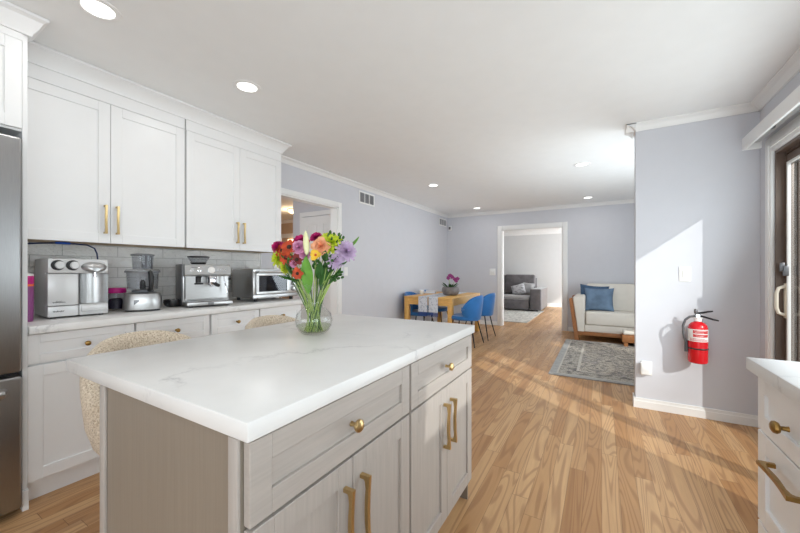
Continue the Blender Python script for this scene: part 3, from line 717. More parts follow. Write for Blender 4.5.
# espresso machine
em = T0('espresso_machine', 'stainless espresso machine with bean hopper on the left worktop', 'coffee machine', -2.668, 1.572, -16)
W2 = .162
MB().box(-.285, -.065, -W2, W2, .015, .325, .006).build('body', 'steel', em)
MB().box(-.29, -.07, -W2-.006, -W2+.001, .01, .330, .003).build('side_panel', 'steel_dark', em)
MB().box(-.29, -.07, W2-.001, W2+.006, .01, .330, .003).build('side_panel', 'steel', em)
# overhanging control head, slanted front
hd = MB().prism([(-.07, .235), (-.004, .235), (.010, .250), (-.006, .318), (-.02, .328), (-.07, .328)], 1, -W2, W2).build('control_head', 'steel', em)
def on_head(mb, y, z): return (mb.move((.010-.0162*(z-.25)/.068, y, z), 0, 0, pi/2-.235))
g = MB().start().lathe([(.026, 0), (.026, .004), (.023, .006), (.001, .006)], seg=24); on_head(g, .02, .283).build('pressure_gauge', 'paper', hd)
g = MB().start().lathe([(.028, -.001), (.028, .005), (.0265, .006), (.0262, -.001)], seg=24, cap0=False, cap1=False); on_head(g, .02, .283).build('gauge_ring', 'chrome', hd)
for y, r in ((-.115, .012), (-.065, .017), (.065, .009), (.092, .009), (.119, .009)):
    g = MB().start().lathe([(r, 0), (r, .007), (r*.8, .009), (.001, .009)], seg=16); on_head(g, y, .285).build('button', 'chrome', hd)
MB().box(-.05, -.004, -W2+.006, -.09, .06, .236).build('front_plate', 'steel', em)
MB().box(-.068, -.062, -.09, W2-.006, .06, .236).build('splash_plate', 'steel', em)
# group head, portafilter, grinder outlet, steam wand
MB().lathe([(.034, .196), (.034, .226), (.030, .236)], (-.015, .03, 0), 24).build('group_head', 'chrome', em)
pf = MB().lathe([(.030, .166), (.034, .172), (.034, .196)], (-.015, .03, 0), 24).build('portafilter', 'chrome', em)
MB().tube([(.018, .03, .182), (.05, .032, .178), (.085, .034, .172), (.12, .036, .166)], [.008, .012, .015, .013], 12).build('handle', 'black', pf)
MB().tube([(-.015, .022, .168), (-.012, .02, .150)], .006, 8).tube([(-.015, .038, .168), (-.012, .04, .150)], .006, 8).build('spout', 'chrome', pf)
MB().lathe([(.022, .185), (.022, .22), (.030, .236)], (-.03, -.068, 0), 20).build('grinder_outlet', 'black', em)
MB().tube([(-.04, -.095, .18), (-.0, -.095, .178), (.0, -.04, .178), (-.04, -.04, .18)], .006, 8).build('cradle', 'black', em)
MB().tube([(-.02, .115, .24), (-.012, .118, .20), (.0, .128, .15), (.004, .132, .10)], .005, 10).build('steam_wand', 'chrome', em)
MB().start().lathe([(.02, 0), (.02, .022), (.014, .026), (.001, .026)], seg=18).move((-.10, W2+.006, .22), 0, -pi/2).build('steam_dial', 'black', em)
# drip tray
MB().box(-.07, .065, -W2, W2, .012, .042, .008).build('drip_tray', 'steel', em)
mb = MB()
for k in range(14): mb.box(-.055, .052, -W2+.016+k*.0215, -W2+.026+k*.0215, .0425, .045)
mb.build('tray_grate', 'chrome', em)
MB().box(.0655, .0675, -.02, .02, .016, .036).build('tray_badge', 'steel_dark', em)
mb = MB().box(-.058, -.052, -.035, .035, .3285, .3290); mb.build('logo_mark', 'black', em)
MB().tube([(-.0, -.120+k*.0035, .304+.003*sin(k*2.2)) for k in range(12)], .0012, 5).build('lettering', 'black', hd)
for x in (-.26, .04):
    for y in (-.13, .13): MB().lathe([(.011, 0), (.011, .016)], (x, y, 0), 10).build('foot', 'rubber', em)
MB().lathe([(.050, .328), (.052, .336), (.060, .345)], (-.17, -.03, 0), 28).build('hopper_neck', 'black', em)
MB().lathe([(.055, .345), (.075, .378), (.077, .386), (.074, .386), (.052, .348), (.001, .347)], (-.17, -.03, 0), 32, cap1=False).build('bean_hopper', 'smoke', em)
MB().lathe([(.079, .386), (.080, .394), (.060, .398), (.001, .398)], (-.17, -.03, 0), 32).build('hopper_lid', 'black', em)

# toaster oven
to = T0('toaster_oven', 'steel toaster oven with a glass door beside the espresso machine', 'toaster oven', -2.640, 2.205, -5)
TW = .238
mb = MB(); mb.box(-.36, -.012, -TW, TW, .028, .295, .014, 3).build('body', 'steel', to)
fr_ = MB(); fr_.box(-.014, 0, -TW, TW, .028, .062, .003).box(-.014, 0, -TW, TW, .262, .295, .003).box(-.014, 0, -TW, -TW+.03, .062, .262, .002).box(-.014, 0, TW-.105, TW, .062, .262, .002)
fr_.build('front_frame', 'steel', to)
dr_ = MB().box(.001, .012, -TW+.024, TW-.108, .064, .090, .003).box(.001, .012, -TW+.024, TW-.108, .232, .258, .003).box(.001, .012, -TW+.024, -TW+.05, .09, .232).box(.001, .012, TW-.130, TW-.108, .09, .232).build('door', 'steel', to)
MB().box(.002, .008, -TW+.05, TW-.130, .09, .232).build('window', 'oven_glass', dr_)
MB().box(-.0115, -.008, -TW+.032, TW-.107, .064, .26).build('cavity', 'black_gloss', to)
MB().tube([(.012, -TW+.035, .262), (.04, -TW+.035, .268), (.045, -TW+.06, .268), (.045, TW-.15, .268), (.04, TW-.118, .268), (.012, TW-.118, .262)], .009, 10).build('handle', 'steel', dr_)
mb = MB()
for z in (.135, .165): mb.tube([(-.004, -TW+.05, z), (-.004, TW-.13, z)], .0022, 6)
mb.build('rack', 'chrome', to)
for z in (.105, .158, .212):
    o = MB().start().lathe([(.021, 0), (.021, .006), (.017, .008), (.016, .02), (.001, .021)], seg=20).move((0, TW-.052, z), 0, 0, pi/2).build('knob', 'steel', to)
    MB().start().lathe([(.0235, 0), (.0235, .003), (.0212, .003)], seg=20, cap0=False, cap1=False).move((0, TW-.052, z), 0, 0, pi/2).build('knob_ring', 'black', o)
MB().box(-.23, -.07, -TW-.0015, -TW, .225, .248).build('side_vent', 'steel', to)
for x in (-.32, -.04):
    for y in (-.19, .19): MB().lathe([(.016, 0), (.018, .028)], (x, y, 0), 12).build('foot', 'black', to)
MB().tube([(.0015, -.035+k*.006, .2785+.0022*sin(k*2.1)) for k in range(12)], .0009, 4).build('lettering', 'black', to)

# ------------------------------------------------------------------ bar stools
def stool_mesh():
    st = thing('bar_stool', 'cream boucle barrel-back bar stool at the fridge end of the island', 'bar stool', (-1.70, .778, 0), 0, 'boucle bar stools at the island')
    mb = MB(); rows = []; n = 48
    for i in range(n+1):
        f = i/n; ph = radians(-118+236*f); e = abs(2*f-1)
        top = .906-.25*e**2.4; end = sqrt(max(0, 1-max(0, (e-.9)/.1)**2))*.92+.08
        rib = .007*(abs(cos(ph*6)))
        def pt(r, z): return (-r*cos(ph), r*sin(ph), z)
        zb = .44; th = .036*end
        prof = [(.13, zb+.01), (.19, zb), (.222, zb+.05), (.243+rib, zb+.14), (.254+rib, zb+.25), (.256+rib, top-.09), (.252+rib, top-.03), (.236, top-.004), (.218, top), (.200, top-.012), (.188-rib, top-.05), (.182-rib, .70), (.178, .60), (.13, .58)]
        mid = .215
        rows.append([pt(mid+(r-mid)*(end if z > zb+.1 else 1), z) for r, z in prof])
    mb.rings(rows).build('backrest', 'bouc', st, ang=60)
    MB().lathe([(.06, .53), (.16, .535), (.185, .56), (.19, .62), (.18, .655), (.13, .672), (.001, .676)], (.02, 0, 0), 36).build('seat', 'bouc', st, ang=60)
    for sx in (-1, 1):
        for sy in (-1, 1): MB().tube([(sx*.12, sy*.12, .545), (sx*.125, sy*.125, 0)], [.012, .009], 10).build('leg', 'black_metal', st)
    q = .123; MB().tube([(-q, -q, .2), (q, -q, .2), (q, q, .2), (-q, q, .2)], .008, 8, closed=True).build('footrest', 'black_metal', st)
    return st
st1 = stool_mesh()
dup(st1, (-1.655, 1.478, 0), None, 'cream boucle barrel-back bar stool behind the vase end of the island')

# ------------------------------------------------------------------ vase and flowers
VX, VY, VA = -1.123, 1.145, radians(30.4)
vs = thing('vase', 'clear glass vase with a round belly and flared rim on the island', 'vase', (VX, VY, CZ), VA)
MB().lathe([(.001, 0), (.052, 0), (.066, .012), (.079, .036), (.083, .060), (.076, .088), (.054, .112), (.036, .128), (.033, .140), (.040, .165), (.053, .195), (.066, .220), (.0635, .2205), (.0505, .195), (.0375, .165), (.0305, .140), (.0335, .127), (.052, .110), (.0735, .087), (.0805, .060), (.0765, .037), (.064, .015), (.050, .006), (.001, .006)], seg=48, cap0=False, cap1=False).build('glass', 'glass', vs, ang=50)
MB().lathe([(.001, .0065), (.050, .0065), (.0635, .0155), (.076, .037), (.001, .0375)], seg=40).build('water', 'water', vs)
def orient(d):
    return Vector(d).normalized().to_track_quat('Z', 'Y').to_matrix().to_4x4()
def petals(mb, n, r, w, cup=.3, z0=0, a0=0, curl=.2, tip=1.6, nu=5, nv=2):
    for k in range(n):
        a = a0+2*pi*k/n+random.uniform(-.08, .08); rr = r*random.uniform(.9, 1.08); cu = cup+random.uniform(-.08, .08)
        def f(u, v, a=a, rr=rr, cu=cu):
            b = 2*v-1; wd_ = w*(sin(pi*min(1, (u*.86+.10)))**(1/tip)); l = rr*u
            x = l*cos(cu)*(1-curl*.3*u*u); y = b*wd_/2; z = z0+l*sin(cu)-curl*rr*u*u*.5+abs(b)**2*w*.12
            return (x*cos(a)-y*sin(a), x*sin(a)+y*cos(a), z)
        mb.sheet(f, nu, nv)
    return mb
SB = [0]
def flower(name, label, cat, a, b, c, d, parts, group='flowers in the glass vase'):
    # a right, c away from the viewer, b up (vase frame); d facing; parts = [(name, builder, material)]
    SB[0] += 1; k = SB[0]; ang = k*2.4
    q_ = .018+.028*((k*7) % 10)/10; base = Vector((q_*cos(ang), q_*sin(ang), .0095)); R = Matrix.Rotation(VA, 4, 'Z')
    t = thing(name, label, cat, Vector((VX, VY, CZ))+(R @ base), VA, group)
    head = Vector((a, c, b))-base
    neck = Vector((a*.16, c*.16, .135))-base; neck += Vector((.019*cos(ang+2.6), .019*sin(ang+2.6), 0))
    pts = []
    for i in range(13):
        s_ = i/12
        p = (1-s_)**2*Vector((0, 0, 0))+2*s_*(1-s_)*neck*1.05+s_*s_*head
        pts.append(p)
    MB().tube(pts, .0022, 6).build('stem', 'leaf_dark' if k % 3 == 0 else 'stem', t)
    m4 = Matrix.Translation(head) @ orient(d) @ Matrix.Scale(1.0 if cat in ('leaf', 'greenery', 'flower bud') else 1.28, 4)
    for nm, fn, m in parts:
        mb = MB().start(); fn(mb); mb.xf(m4).build(nm, m, t, ang=60)
    return t
def daisy(n, r, w, cup=.15): return lambda mb: petals(mb, n, r, w, cup, 0, 0, .25)
def centre(r): return lambda mb: mb.ell((0, 0, .002), (r, r, r*.6), 12, 6)
def mum(r, lay=5):
    def f(mb):
        for q in range(lay):
            s_ = q/(lay-1); petals(mb, int(16-8*s_), r*(1-.45*s_), r*.30, .05+1.15*s_, r*.05*q, q*.3, .15, 2.2, 4, 2)
    return f
def ruffle(r, lay=4):
    def f(mb):
        for q in range(lay):
            s_ = q/(lay-1); petals(mb, 8-q, r*(1-.35*s_), r*.72, .25+1.0*s_, r*.05*q, q*.5, .35, 3.2, 5, 4)
    return f
def cupf(r, n=6): return lambda mb: (petals(mb, n//2, r, r*.62, .75, 0, 0, .45, 1.4), petals(mb, n//2, r*.95, r*.5, .85, .001, pi/3, .45, 1.4))
def bud(L, r): return lambda mb: mb.lathe([(.003, 0), (r*.6, L*.08), (r*.95, L*.3), (r, L*.5), (r*.8, L*.75), (r*.4, L*.93), (.001, L)], seg=14)
def fpos(u, v): return ((u-314.4)/221, (333-v)/221)
def F(name, label, cat, u, v, c, d, parts): a, b = fpos(u, v); return flower(name, label, cat, a, b, c, d, parts)
F('alstroemeria', 'rust orange bloom with dark heart at the upper left of the bouquet', 'flower', 285.5, 251, -.03, (-.35, -1, .25), [('bloom', daisy(8, .032, .018), 'rust'), ('flower_centre', centre(.009), 'soil')])
F('alstroemeria', 'orange red bloom left of the pale lily bud, highest of the rust ones', 'flower', 293, 248, -.045, (-.1, -1, .5), [('bloom', daisy(8, .034, .019), 'rust'), ('flower_centre', centre(.009), 'soil')])
F('alstroemeria', 'deep rust bloom just below the highest orange ones', 'flower', 290, 258, -.05, (-.25, -1, 0), [('bloom', daisy(7, .028, .017), 'rust'), ('flower_centre', centre(.008), 'maroon')])
F('alstroemeria', 'dark maroon bloom below the pink flowers', 'flower', 301, 260, -.055, (0, -1, .1), [('bloom', daisy(7, .027, .016), 'maroon'), ('flower_centre', centre(.007), 'soil')])
F('alstroemeria', 'small rust red bloom low in the bouquet just above the vase rim', 'flower', 302, 273.5, -.06, (-.15, -1, 0), [('bloom', daisy(7, .024, .016), 'rust'), ('flower_centre', centre(.006), 'soil')])
F('chrysanthemum', 'lime yellow bloom at the far left of the bouquet', 'flower', 281, 259, -.02, (-.8, -.8, .1), [('bloom', mum(.036, 4), 'lime')])
F('chrysanthemum', 'small lime yellow bloom hanging low on the left, nearest the toaster oven', 'flower', 287, 269, -.02, (-.7, -.8, -.2), [('bloom', mum(.022, 4), 'lime')])
F('rose', 'magenta rose at the left edge of the bouquet above the lime bloom', 'flower', 279, 248, .0, (-.7, -.6, .6), [('bloom', ruffle(.032), 'magenta')])
F('rose', 'large magenta rose left of the pale lily bud', 'flower', 301.5, 243.5, .0, (-.1, -.7, .8), [('bloom', ruffle(.038), 'magenta')])
F('rose', 'magenta bloom rising behind the pale lily bud at the top', 'flower', 315.5, 238, .03, (.1, -.7, .8), [('bloom', ruffle(.028), 'magenta')])
F('carnation', 'soft pink carnation left of the lily bud under the magenta rose', 'flower', 303.5, 248.5, -.055, (-.1, -1, .2), [('bloom', ruffle(.029), 'pink')])
F('carnation', 'dusty pink carnation just left of the lily bud base', 'flower', 308, 255, -.05, (0, -1, 0), [('bloom', ruffle(.026), 'pink')])
F('carnation', 'peach carnation right of the lily bud', 'flower', 324, 247.5, -.05, (.1, -1, .3), [('bloom', ruffle(.037), 'peach')])
F('lily', 'yellow orange bloom below the peach carnation', 'flower', 319.5, 256, -.06, (.05, -1, .1), [('bloom', cupf(.030), 'yellow'), ('flower_centre', centre(.007), 'rust')])
F('chrysanthemum', 'big lime green bloom at the upper right of the bouquet', 'flower', 333, 244, -.02, (.25, -.9, .5), [('bloom', mum(.046, 5), 'lime')])
F('chrysanthemum', 'lime green bloom at the top behind the peach carnation', 'flower', 327, 239, .02, (.1, -.7, .8), [('bloom', mum(.032, 4), 'lime')])
F('chrysanthemum', 'large lavender bloom at the right side of the bouquet', 'flower', 347, 252, -.03, (.6, -.9, .2), [('bloom', mum(.044, 5), 'lavender'), ('flower_centre', centre(.01), 'yellow')])
F('chrysanthemum', 'smaller lavender bloom below the large one on the right', 'flower', 338, 261.5, -.05, (.3, -1, 0), [('bloom', mum(.032, 4), 'lavender'), ('flower_centre', centre(.007), 'yellow')])
F('carnation', 'small pale pink bloom between the maroon bloom and the broad front leaf', 'flower', 297.5, 264, -.05, (-.1, -1, 0), [('bloom', ruffle(.017), 'pink')])
F('chrysanthemum', 'yellow green bloom at the far right top beside the lavender one', 'flower', 339.5, 245.5, -.015, (.5, -.9, .5), [('bloom', mum(.030, 4), 'lime')])
F('lily_bud', 'tall pale closed lily bud standing up in the middle of the bouquet', 'flower bud', 311.5, 256, -.07, (-.03, -.1, 1), [('bud', bud(.105, .0135), 'bud')])
def leaf(L, w, fold=.25, curl=.3):
    def f(mb):
        def g(u, v):
            b = 2*v-1; ww = w*sin(pi*min(.985, u*.97+.015))**.8
            return (b*ww/2, -abs(b)*ww*fold-curl*L*u*u, L*u)
        mb.sheet(g, 12, 6)
        def g2(u, v):
            p = g(u, v); return (p[0], p[1]+.0008, p[2])
        mb.sheet(g2, 12, 6)
    return f
F('leaf', 'broad bright green leaf at the front of the bouquet dipping into the vase', 'leaf', 312, 293, -.05, (-.02, -.12, 1), [('blade', leaf(.165, .056, .1, .05), 'leaf')])
F('leaf', 'dark pointed leaf sticking out at the left above the toaster oven', 'leaf', 303, 281, -.03, (-1, -.4, .42), [('blade', leaf(.10, .036, .3, .1), 'leaf_dark')])
F('leaf', 'pointed green leaf reaching furthest right over the lavender blooms', 'leaf', 346, 249, .03, (.62, -.1, .75), [('blade', leaf(.082, .030, .3, .1), 'leaf')])
F('leaf', 'medium green leaf to the right behind the broad front leaf', 'leaf', 322, 290, -.02, (.12, -.1, 1), [('blade', leaf(.13, .046, .2, .1), 'leaf_dark')])
F('leaf', 'narrow green leaf slanting right above the vase rim', 'leaf', 326, 281, -.02, (.75, -.3, .55), [('blade', leaf(.10, .026, .3, .15), 'leaf')])
F('leaf', 'green leaf filling the gap under the lavender blooms', 'leaf', 326, 277, -.01, (.5, -.2, .8), [('blade', leaf(.11, .036, .3, .15), 'leaf_dark')])
F('leaf', 'slim green leaf at the upper right behind the lime blooms', 'leaf', 336, 246, .03, (.25, 0, 1), [('blade', leaf(.06, .02, .3, .1), 'leaf')])
def sprig(L, n):
    def f(mb):
        for k in range(n):
            z = L*(k+.5)/n; a = k*2.4
            mb.ell((.012*cos(a), .012*sin(a), z), (.006, .006, .009), 7, 5)
        mb.tube([(0, 0, 0), (0, 0, L)], .0014, 5)
    return f
for u, v, d, L_, w_, lb in ((333, 272, (.35, -.35, .9), .085, .034, 'dark green leaf right of centre just below the smaller lavender bloom'), (320, 279, (.2, -.4, 1), .09, .034, 'dark green leaf rising beside the broad front leaf on its right'), (336, 268, (.8, -.3, .5), .07, .026, 'short dark leaf poking out under the large lavender bloom'), (298, 277, (-.35, -.4, .9), .08, .03, 'dark green leaf behind the small low rust bloom'), (327, 262, (.1, -.5, 1), .06, .028, 'short leaf tucked between the yellow and lime blooms'), (331, 284, (.55, -.3, .9), .10, .034, 'dark green leaf rising from the right side of the vase rim'), (308, 284, (-.1, -.3, 1), .08, .034, 'dark green leaf behind the broad front leaf on its left'), (300, 284, (-.6, -.3, .8), .07, .026, 'narrow dark leaf over the left side of the vase rim'), (294, 264, (-.5, -.4, .7), .06, .026, 'short dark leaf between the lime and maroon blooms on the left')):
    F('leaf', lb, 'leaf', u, v, -.035, d, [('blade', leaf(L_, w_, .25, .12), 'leaf_dark')])
for u, v, d, l, lb in ((331, 250, (.15, -.1, 1), .08, 'green filler sprig poking up above the lime bloom'), (338, 252, (.3, .1, 1), .08, 'green filler sprig right of the lime blooms at the top'), (318, 270, (.1, -.5, .8), .06, 'green filler sprig in the middle under the peach carnation'), (328, 268, (.4, -.6, .6), .07, 'green filler sprig right of centre below the yellow bloom'), (296, 268, (-.2, -.5, .8), .06, 'green filler sprig left of centre beside the maroon bloom'), (334, 279, (.7, -.4, .3), .06, 'green filler sprig low on the right above the vase rim')):
    F('sprig', lb, 'greenery', u, v, -.03, d, [('tips', sprig(l, 12), 'leaf_dark')])

# ------------------------------------------------------------------ dining area
dt = thing('dining_table', 'light pine dining table by the left wall in the background', 'table', (-2.51, 5.90, 0))
TX0, TX1, TY0, TY1 = -2.955, -2.065, 5.17, 6.64
MB().box(TX0, TX1, TY0, TY1, .72, .75, .005).build('tabletop', 'pine', dt, world=True)
for a in ((TX0+.085, TX1-.085, TY0+.012, TY0+.034), (TX0+.085, TX1-.085, TY1-.034, TY1-.012), (TX0+.012, TX0+.034, TY0+.085, TY1-.085), (TX1-.034, TX1-.012, TY0+.085, TY1-.085)):
    MB().box(*a, .615, .7195).build('apron', 'pine', dt, world=True)
for x in (TX0+.005, TX1-.085):
    for y in (TY0+.005, TY1-.085): MB().box(x, x+.08, y, y+.08, 0, .7195, .005).build('leg', 'pine', dt, world=True)
rn = thing('table_runner', 'white woven table runner with tassels hanging off the near end of the dining table', 'table runner', (-2.485, 5.17, .7515))
def runner(mb, x0, x1):
    pr = [(6.9-.02, .7515), (TY0+.02, .7515), (TY0-.002, .7500), (TY0-.007, .742), (TY0-.007, .50)]
    pr[0] = (TY1-.02, .7515)
    rows = []
    for yy, zz in pr: rows.append([(x0, yy, zz), (x1, yy, zz), (x1, yy-(.002 if zz < .75 else 0), zz+(.003 if zz > .7505 else 0)), (x0, yy-(.002 if zz < .75 else 0), zz+(.003 if zz > .7505 else 0))])
    return mb.rings(rows)
runner(MB(), -2.67, -2.50).build('cloth_panel', 'runner', rn, world=True)
runner(MB(), -2.48, -2.31).build('cloth_panel', 'runner', rn, world=True)
for x0 in (-2.67, -2.48):
    mb = MB()
    for k in range(9):
        x = x0+.01+k*.0188; mb.tube([(x, TY0-.008, .50), (x, TY0-.009, .47), (x, TY0-.009, .43)], [.0045, .007, .005], 6)
    mb.build('fringe', 'navy', rn, world=True)
pt = thing('planter', 'round pewter bowl planter on the dining table', 'planter', (-2.315, 5.72, .756))
MB().lathe([(.10, 0), (.135, .02), (.155, .07), (.15, .12), (.135, .145), (.125, .145), (.138, .11), (.12, .03), (.001, .02)], seg=36).build('bowl', 'planter', pt)
MB().lathe([(.132, .12), (.10, .128), (.001, .132)], seg=24).build('soil', 'soil', pt)
op = thing('orchid', 'purple flowering orchid growing from the pewter planter', 'plant', (-2.315, 5.72, .885), VA)
for a, L in ((-.10, .15), (.07, .14), (.12, .10), (-.02, .12), (-.15, .10), (.02, .10)):
    mb = MB().start(); leaf(L, .05, .2, .45)(mb); mb.xf(Matrix.Translation((a*.5, 0, 0)) @ Matrix.Rotation(a*9, 4, 'Z') @ Matrix.Rotation(.5, 4, 'X')).build('leaf', 'leaf_dark', op, ang=60)
for pts, heads in (([(0, 0, 0), (-.02, 0, .10), (-.03, 0, .17), (-.01, -.02, .21)], [(-.05, -.02, .175), (-.01, -.03, .215), (.02, -.02, .19)]), ([(.02, 0, 0), (.05, 0, .08), (.075, -.01, .12), (.10, -.02, .15)], [(.09, -.03, .125), (.115, -.03, .16), (.07, -.02, .15)])):
    MB().tube(pts, .004, 6).build('stem', 'stem', op)
    for hx in heads:
        mb = MB().start(); petals(mb, 5, .042, .036, .2, 0, random.random()*6, .2); mb.xf(Matrix.Translation(hx) @ orient((random.uniform(-.4, .4), -1, .2))).build('bloom', 'orchid', op, ang=60)
cu = thing('mug', 'small white mug on the dining table near the left wall', 'mug', (-2.84, 5.62, .7515))
MB().lathe([(.030, 0), (.036, .01), (.038, .085), (.035, .085), (.032, .012), (.001, .01)], seg=24).build('body', 'plastic_white', cu)
MB().tube([(.036, 0, .07), (.058, 0, .065), (.06, 0, .04), (.036, 0, .025)], .005, 8).build('handle', 'plastic_white', cu)
bk = thing('napkin', 'white folded napkin leaning on the dining table behind the mug', 'napkin', (-2.86, 6.05, .7515))
mb = MB(); mb.prism([(-.05, 0), (-.045, .0), (.012, .055), (.006, .058)], 0, -.10, .10).prism([(.05, 0), (.045, 0), (.004, .052), (.010, .058)], 0, -.10, .10).build('fold', 'cloth_white', bk)

def chair():
    c = thing('dining_chair', 'blue velvet barrel dining chair, nearest of the two at the table right side', 'chair', (-1.915, 5.36, 0), pi, 'blue dining chairs')
    mb = MB(); rows = []; n = 36
    for i in range(n+1):
        f = i/n; ph = radians(-84+168*f); e = abs(2*f-1)
        top = .80-.21*e**3.2; bot = .40+.10*e**5
        end = .35+.65*sqrt(max(0, 1-max(0, (e-.88)/.12)**2))
        def pt(r, z): return (-r*cos(ph), r*sin(ph)*.96, z)
        lean = .03
        rows.append([pt(.235, bot), pt(.250, bot+.02), pt(.262, bot+.12), pt(.262+lean*.5, (bot+top)/2+.03), pt(.26+lean, top-.04), pt(.25+lean, top-.005), pt(.238+lean, top), pt(.226+lean, top-.02), pt(.228+lean*.5, (bot+top)/2), pt(.228, bot+.1)])
    mb.rings(rows).build('backrest', 'blue', c, ang=60)
    mb = MB().rings([sq(.20, .20, .40, 36, 2.5), sq(.225, .225, .41, 36, 2.5), sq(.232, .232, .44, 36, 2.5), sq(.222, .222, .468, 36, 2.5), sq(.15, .15, .480, 36, 2.5)])
    mb.build('seat', 'blue', c, ang=60)
    for sx in (-1, 1):
        for sy in (-1, 1): MB().tube([(sx*.15, sy*.15, .405), (sx*.19, sy*.19, .2), (sx*.235, sy*.235, 0)], [.011, .010, .008], 8).build('leg', 'black_metal', c)
    MB().tube([(-.15, -.15, .402), (.15, .15, .402)], .009, 6).tube([(-.15, .15, .400), (.15, -.15, .400)], .009, 6).build('under_frame', 'black_metal', c)
    return c
c1 = chair()
dup(c1, (-1.90, 6.03, 0), pi, 'blue velvet barrel dining chair beside the table, nearest the wide doorway')
dup(c1, (-2.812, 5.50, 0), 0, 'blue velvet dining chair tucked under the table along the left wall, nearer one')
dup(c1, (-2.812, 6.22, 0), 0, 'blue velvet dining chair tucked under the table along the left wall, farther one')

# ------------------------------------------------------------------ living area
rg = thing('rug', 'grey patterned rug on the oak floor in front of the ivory sofa', 'rug', (.2, 5.4, 0))
rx0, rx1, ry0, ry1 = -.53, 1.0, 4.28, 6.56
MB().box(rx0+.30, rx1-.07, ry0+.28, ry1-.28, .001, .012).build('field', 'rug', rg, world=True)
e1, e2, e3 = .075, .105, .27
def frame_(mb, a, b, z):
    mb.box(rx0+a, rx0+b, ry0+a, ry1-a, .001, z).box(rx0+b, rx1-a, ry0+a, ry0+b, .001, z).box(rx0+b, rx1-a, ry1-b, ry1-a, .001, z); return mb
frame_(MB(), 0, e1, .011).build('border', 'rug_edge', rg, world=True)
frame_(MB(), e1, e1+.018, .0115).build('border_line', 'rug_line', rg, world=True)
frame_(MB(), e1+.018, e3, .012).build('border_band', 'rug_band', rg, world=True)
frame_(MB(), e3, .30, .0115).build('border_line', 'rug_line', rg, world=True)

sf = thing('sofa', 'ivory sofa with a slanted wooden frame against the far wall', 'sofa', (.3, 7.05, 0))
SX0, SX1 = -.40, 1.0
MB().box(-.25, SX1, 6.64, 7.40, .155, .27, .01).build('base', 'sofa_white', sf, world=True)
MB().box(-.24, SX1, 6.625, 7.18, .272, .495, .03, 3).build('seat_cushion', 'sofa_white', sf, world=True)
mb = MB().box(-.24, SX1, -.10, .10, 0, .50, .035, 3); mb.xf(Matrix.Translation((0, 7.20, .45)) @ Matrix.Rotation(-.14, 4, 'X')).build('back_cushion', 'sofa_white', sf, world=True)
MB().box(-.26, SX1, 7.33, 7.45, .155, .80, .02).build('back_frame', 'sofa_white', sf, world=True)
mb = MB(); rows = []
for y in (6.63, 6.66, 7.40, 7.44):
    i_ = .015 if y in (6.63, 7.44) else 0
    rows.append([(-.365+i_, y, .155), (-.25-i_, y, .155), (-.25-i_, y, .745-i_), (-.275, y, .765-i_), (-.415, y, .745-i_), (-.44+i_, y, .72-i_)])
mb.rings(rows).build('arm', 'sofa_white', sf, ang=50, world=True)
for y in (6.60, 7.36):
    MB().start().rings([[(-.490, y, .705), (-.440, y, .725), (-.335, y, 0), (-.400, y, 0)], [(-.490, y+.09, .705), (-.440, y+.09, .725), (-.335, y+.09, 0), (-.400, y+.09, 0)]]).build('wood_leg', 'sofa_wood', sf, world=True)
MB().box(-.37, SX1, 6.61, 6.65, .095, .155, .004).build('wood_rail', 'sofa_wood', sf, world=True)
MB().box(-.36, SX1, 7.38, 7.43, .095, .155, .004).build('wood_rail', 'sofa_wood', sf, world=True)
MB().box(SX1-.06, SX1, 6.64, 6.72, 0, .095).build('wood_leg', 'sofa_wood', sf, world=True)
p = thing('throw_pillow', 'light denim blue square throw pillow in front on the ivory sofa', 'pillow', (-.045, 6.90, .497), 0, 'blue pillows on the ivory sofa')
MB().pillow(.46, .42, .17, pinch=.10).xf(Matrix.Translation((0, .02, .19)) @ Matrix.Rotation(-.30, 4, 'X')).build('cover', 'denim', p, weld=True, ang=60)
p = thing('throw_pillow', 'darker denim blue throw pillow tucked behind the light one at the sofa arm', 'pillow', (-.10, 7.03, .505), 0, 'blue pillows on the ivory sofa')
MB().pillow(.46, .44, .15, pinch=.10).xf(Matrix.Translation((-.03, .02, .21)) @ Matrix.Rotation(.08, 4, 'Y') @ Matrix.Rotation(-.22, 4, 'X')).build('cover', 'denim_dark', p, weld=True, ang=60)
ot = thing('footstool', 'low wooden footstool with ivory top before the sofa, half hidden by the partition wall', 'footstool', (.6, 6.48, .013))
MB().box(.275, .95, 6.37, 6.585, .075, .19, .006).build('frame', 'sofa_wood', ot, world=True)
MB().box(.285, .94, 6.38, 6.58, .191, .25, .02, 3).build('cushion', 'sofa_white', ot, world=True)
for x in (.30, .88):
    for y in (6.38, 6.53): MB().box(x, x+.05, y, y+.045, .013, .074).build('leg', 'sofa_wood', ot, world=True)

# back room
tag(MB().box(-3.5, -1.46, 8.15, 10.75, .001, .012).build('rug', 'rug_pale'), 'pale flecked rug on the floor through the wide doorway', 'rug')
gs = thing('sofa', 'charcoal grey velvet sofa in the room beyond the wide doorway', 'sofa', (-2.6, 11.1, .013))
MB().box(-1.78, -1.48, 10.40, 11.72, .05, .655, .03, 3).build('arm', 'sofa_grey', gs, world=True)
MB().box(-3.90, -3.60, 10.40, 11.72, .05, .655, .03, 3).build('arm', 'sofa_grey', gs, world=True)
MB().box(-3.595, -1.83, 10.43, 11.30, .05, .335, .02).build('base', 'sofa_grey', gs, world=True)
for a, b in ((-3.59, -2.715), (-2.71, -1.80)):
    MB().box(a, b, 10.42, 11.28, .337, .435, .035, 3).build('seat_cushion', 'sofa_grey_light', gs, world=True)
    mb = MB().box(a, b, -.13, .13, 0, .62, .05, 3); mb.xf(Matrix.Translation((0, 11.42, .435)) @ Matrix.Rotation(-.08, 4, 'X')).build('back_cushion', 'sofa_grey', gs, world=True)
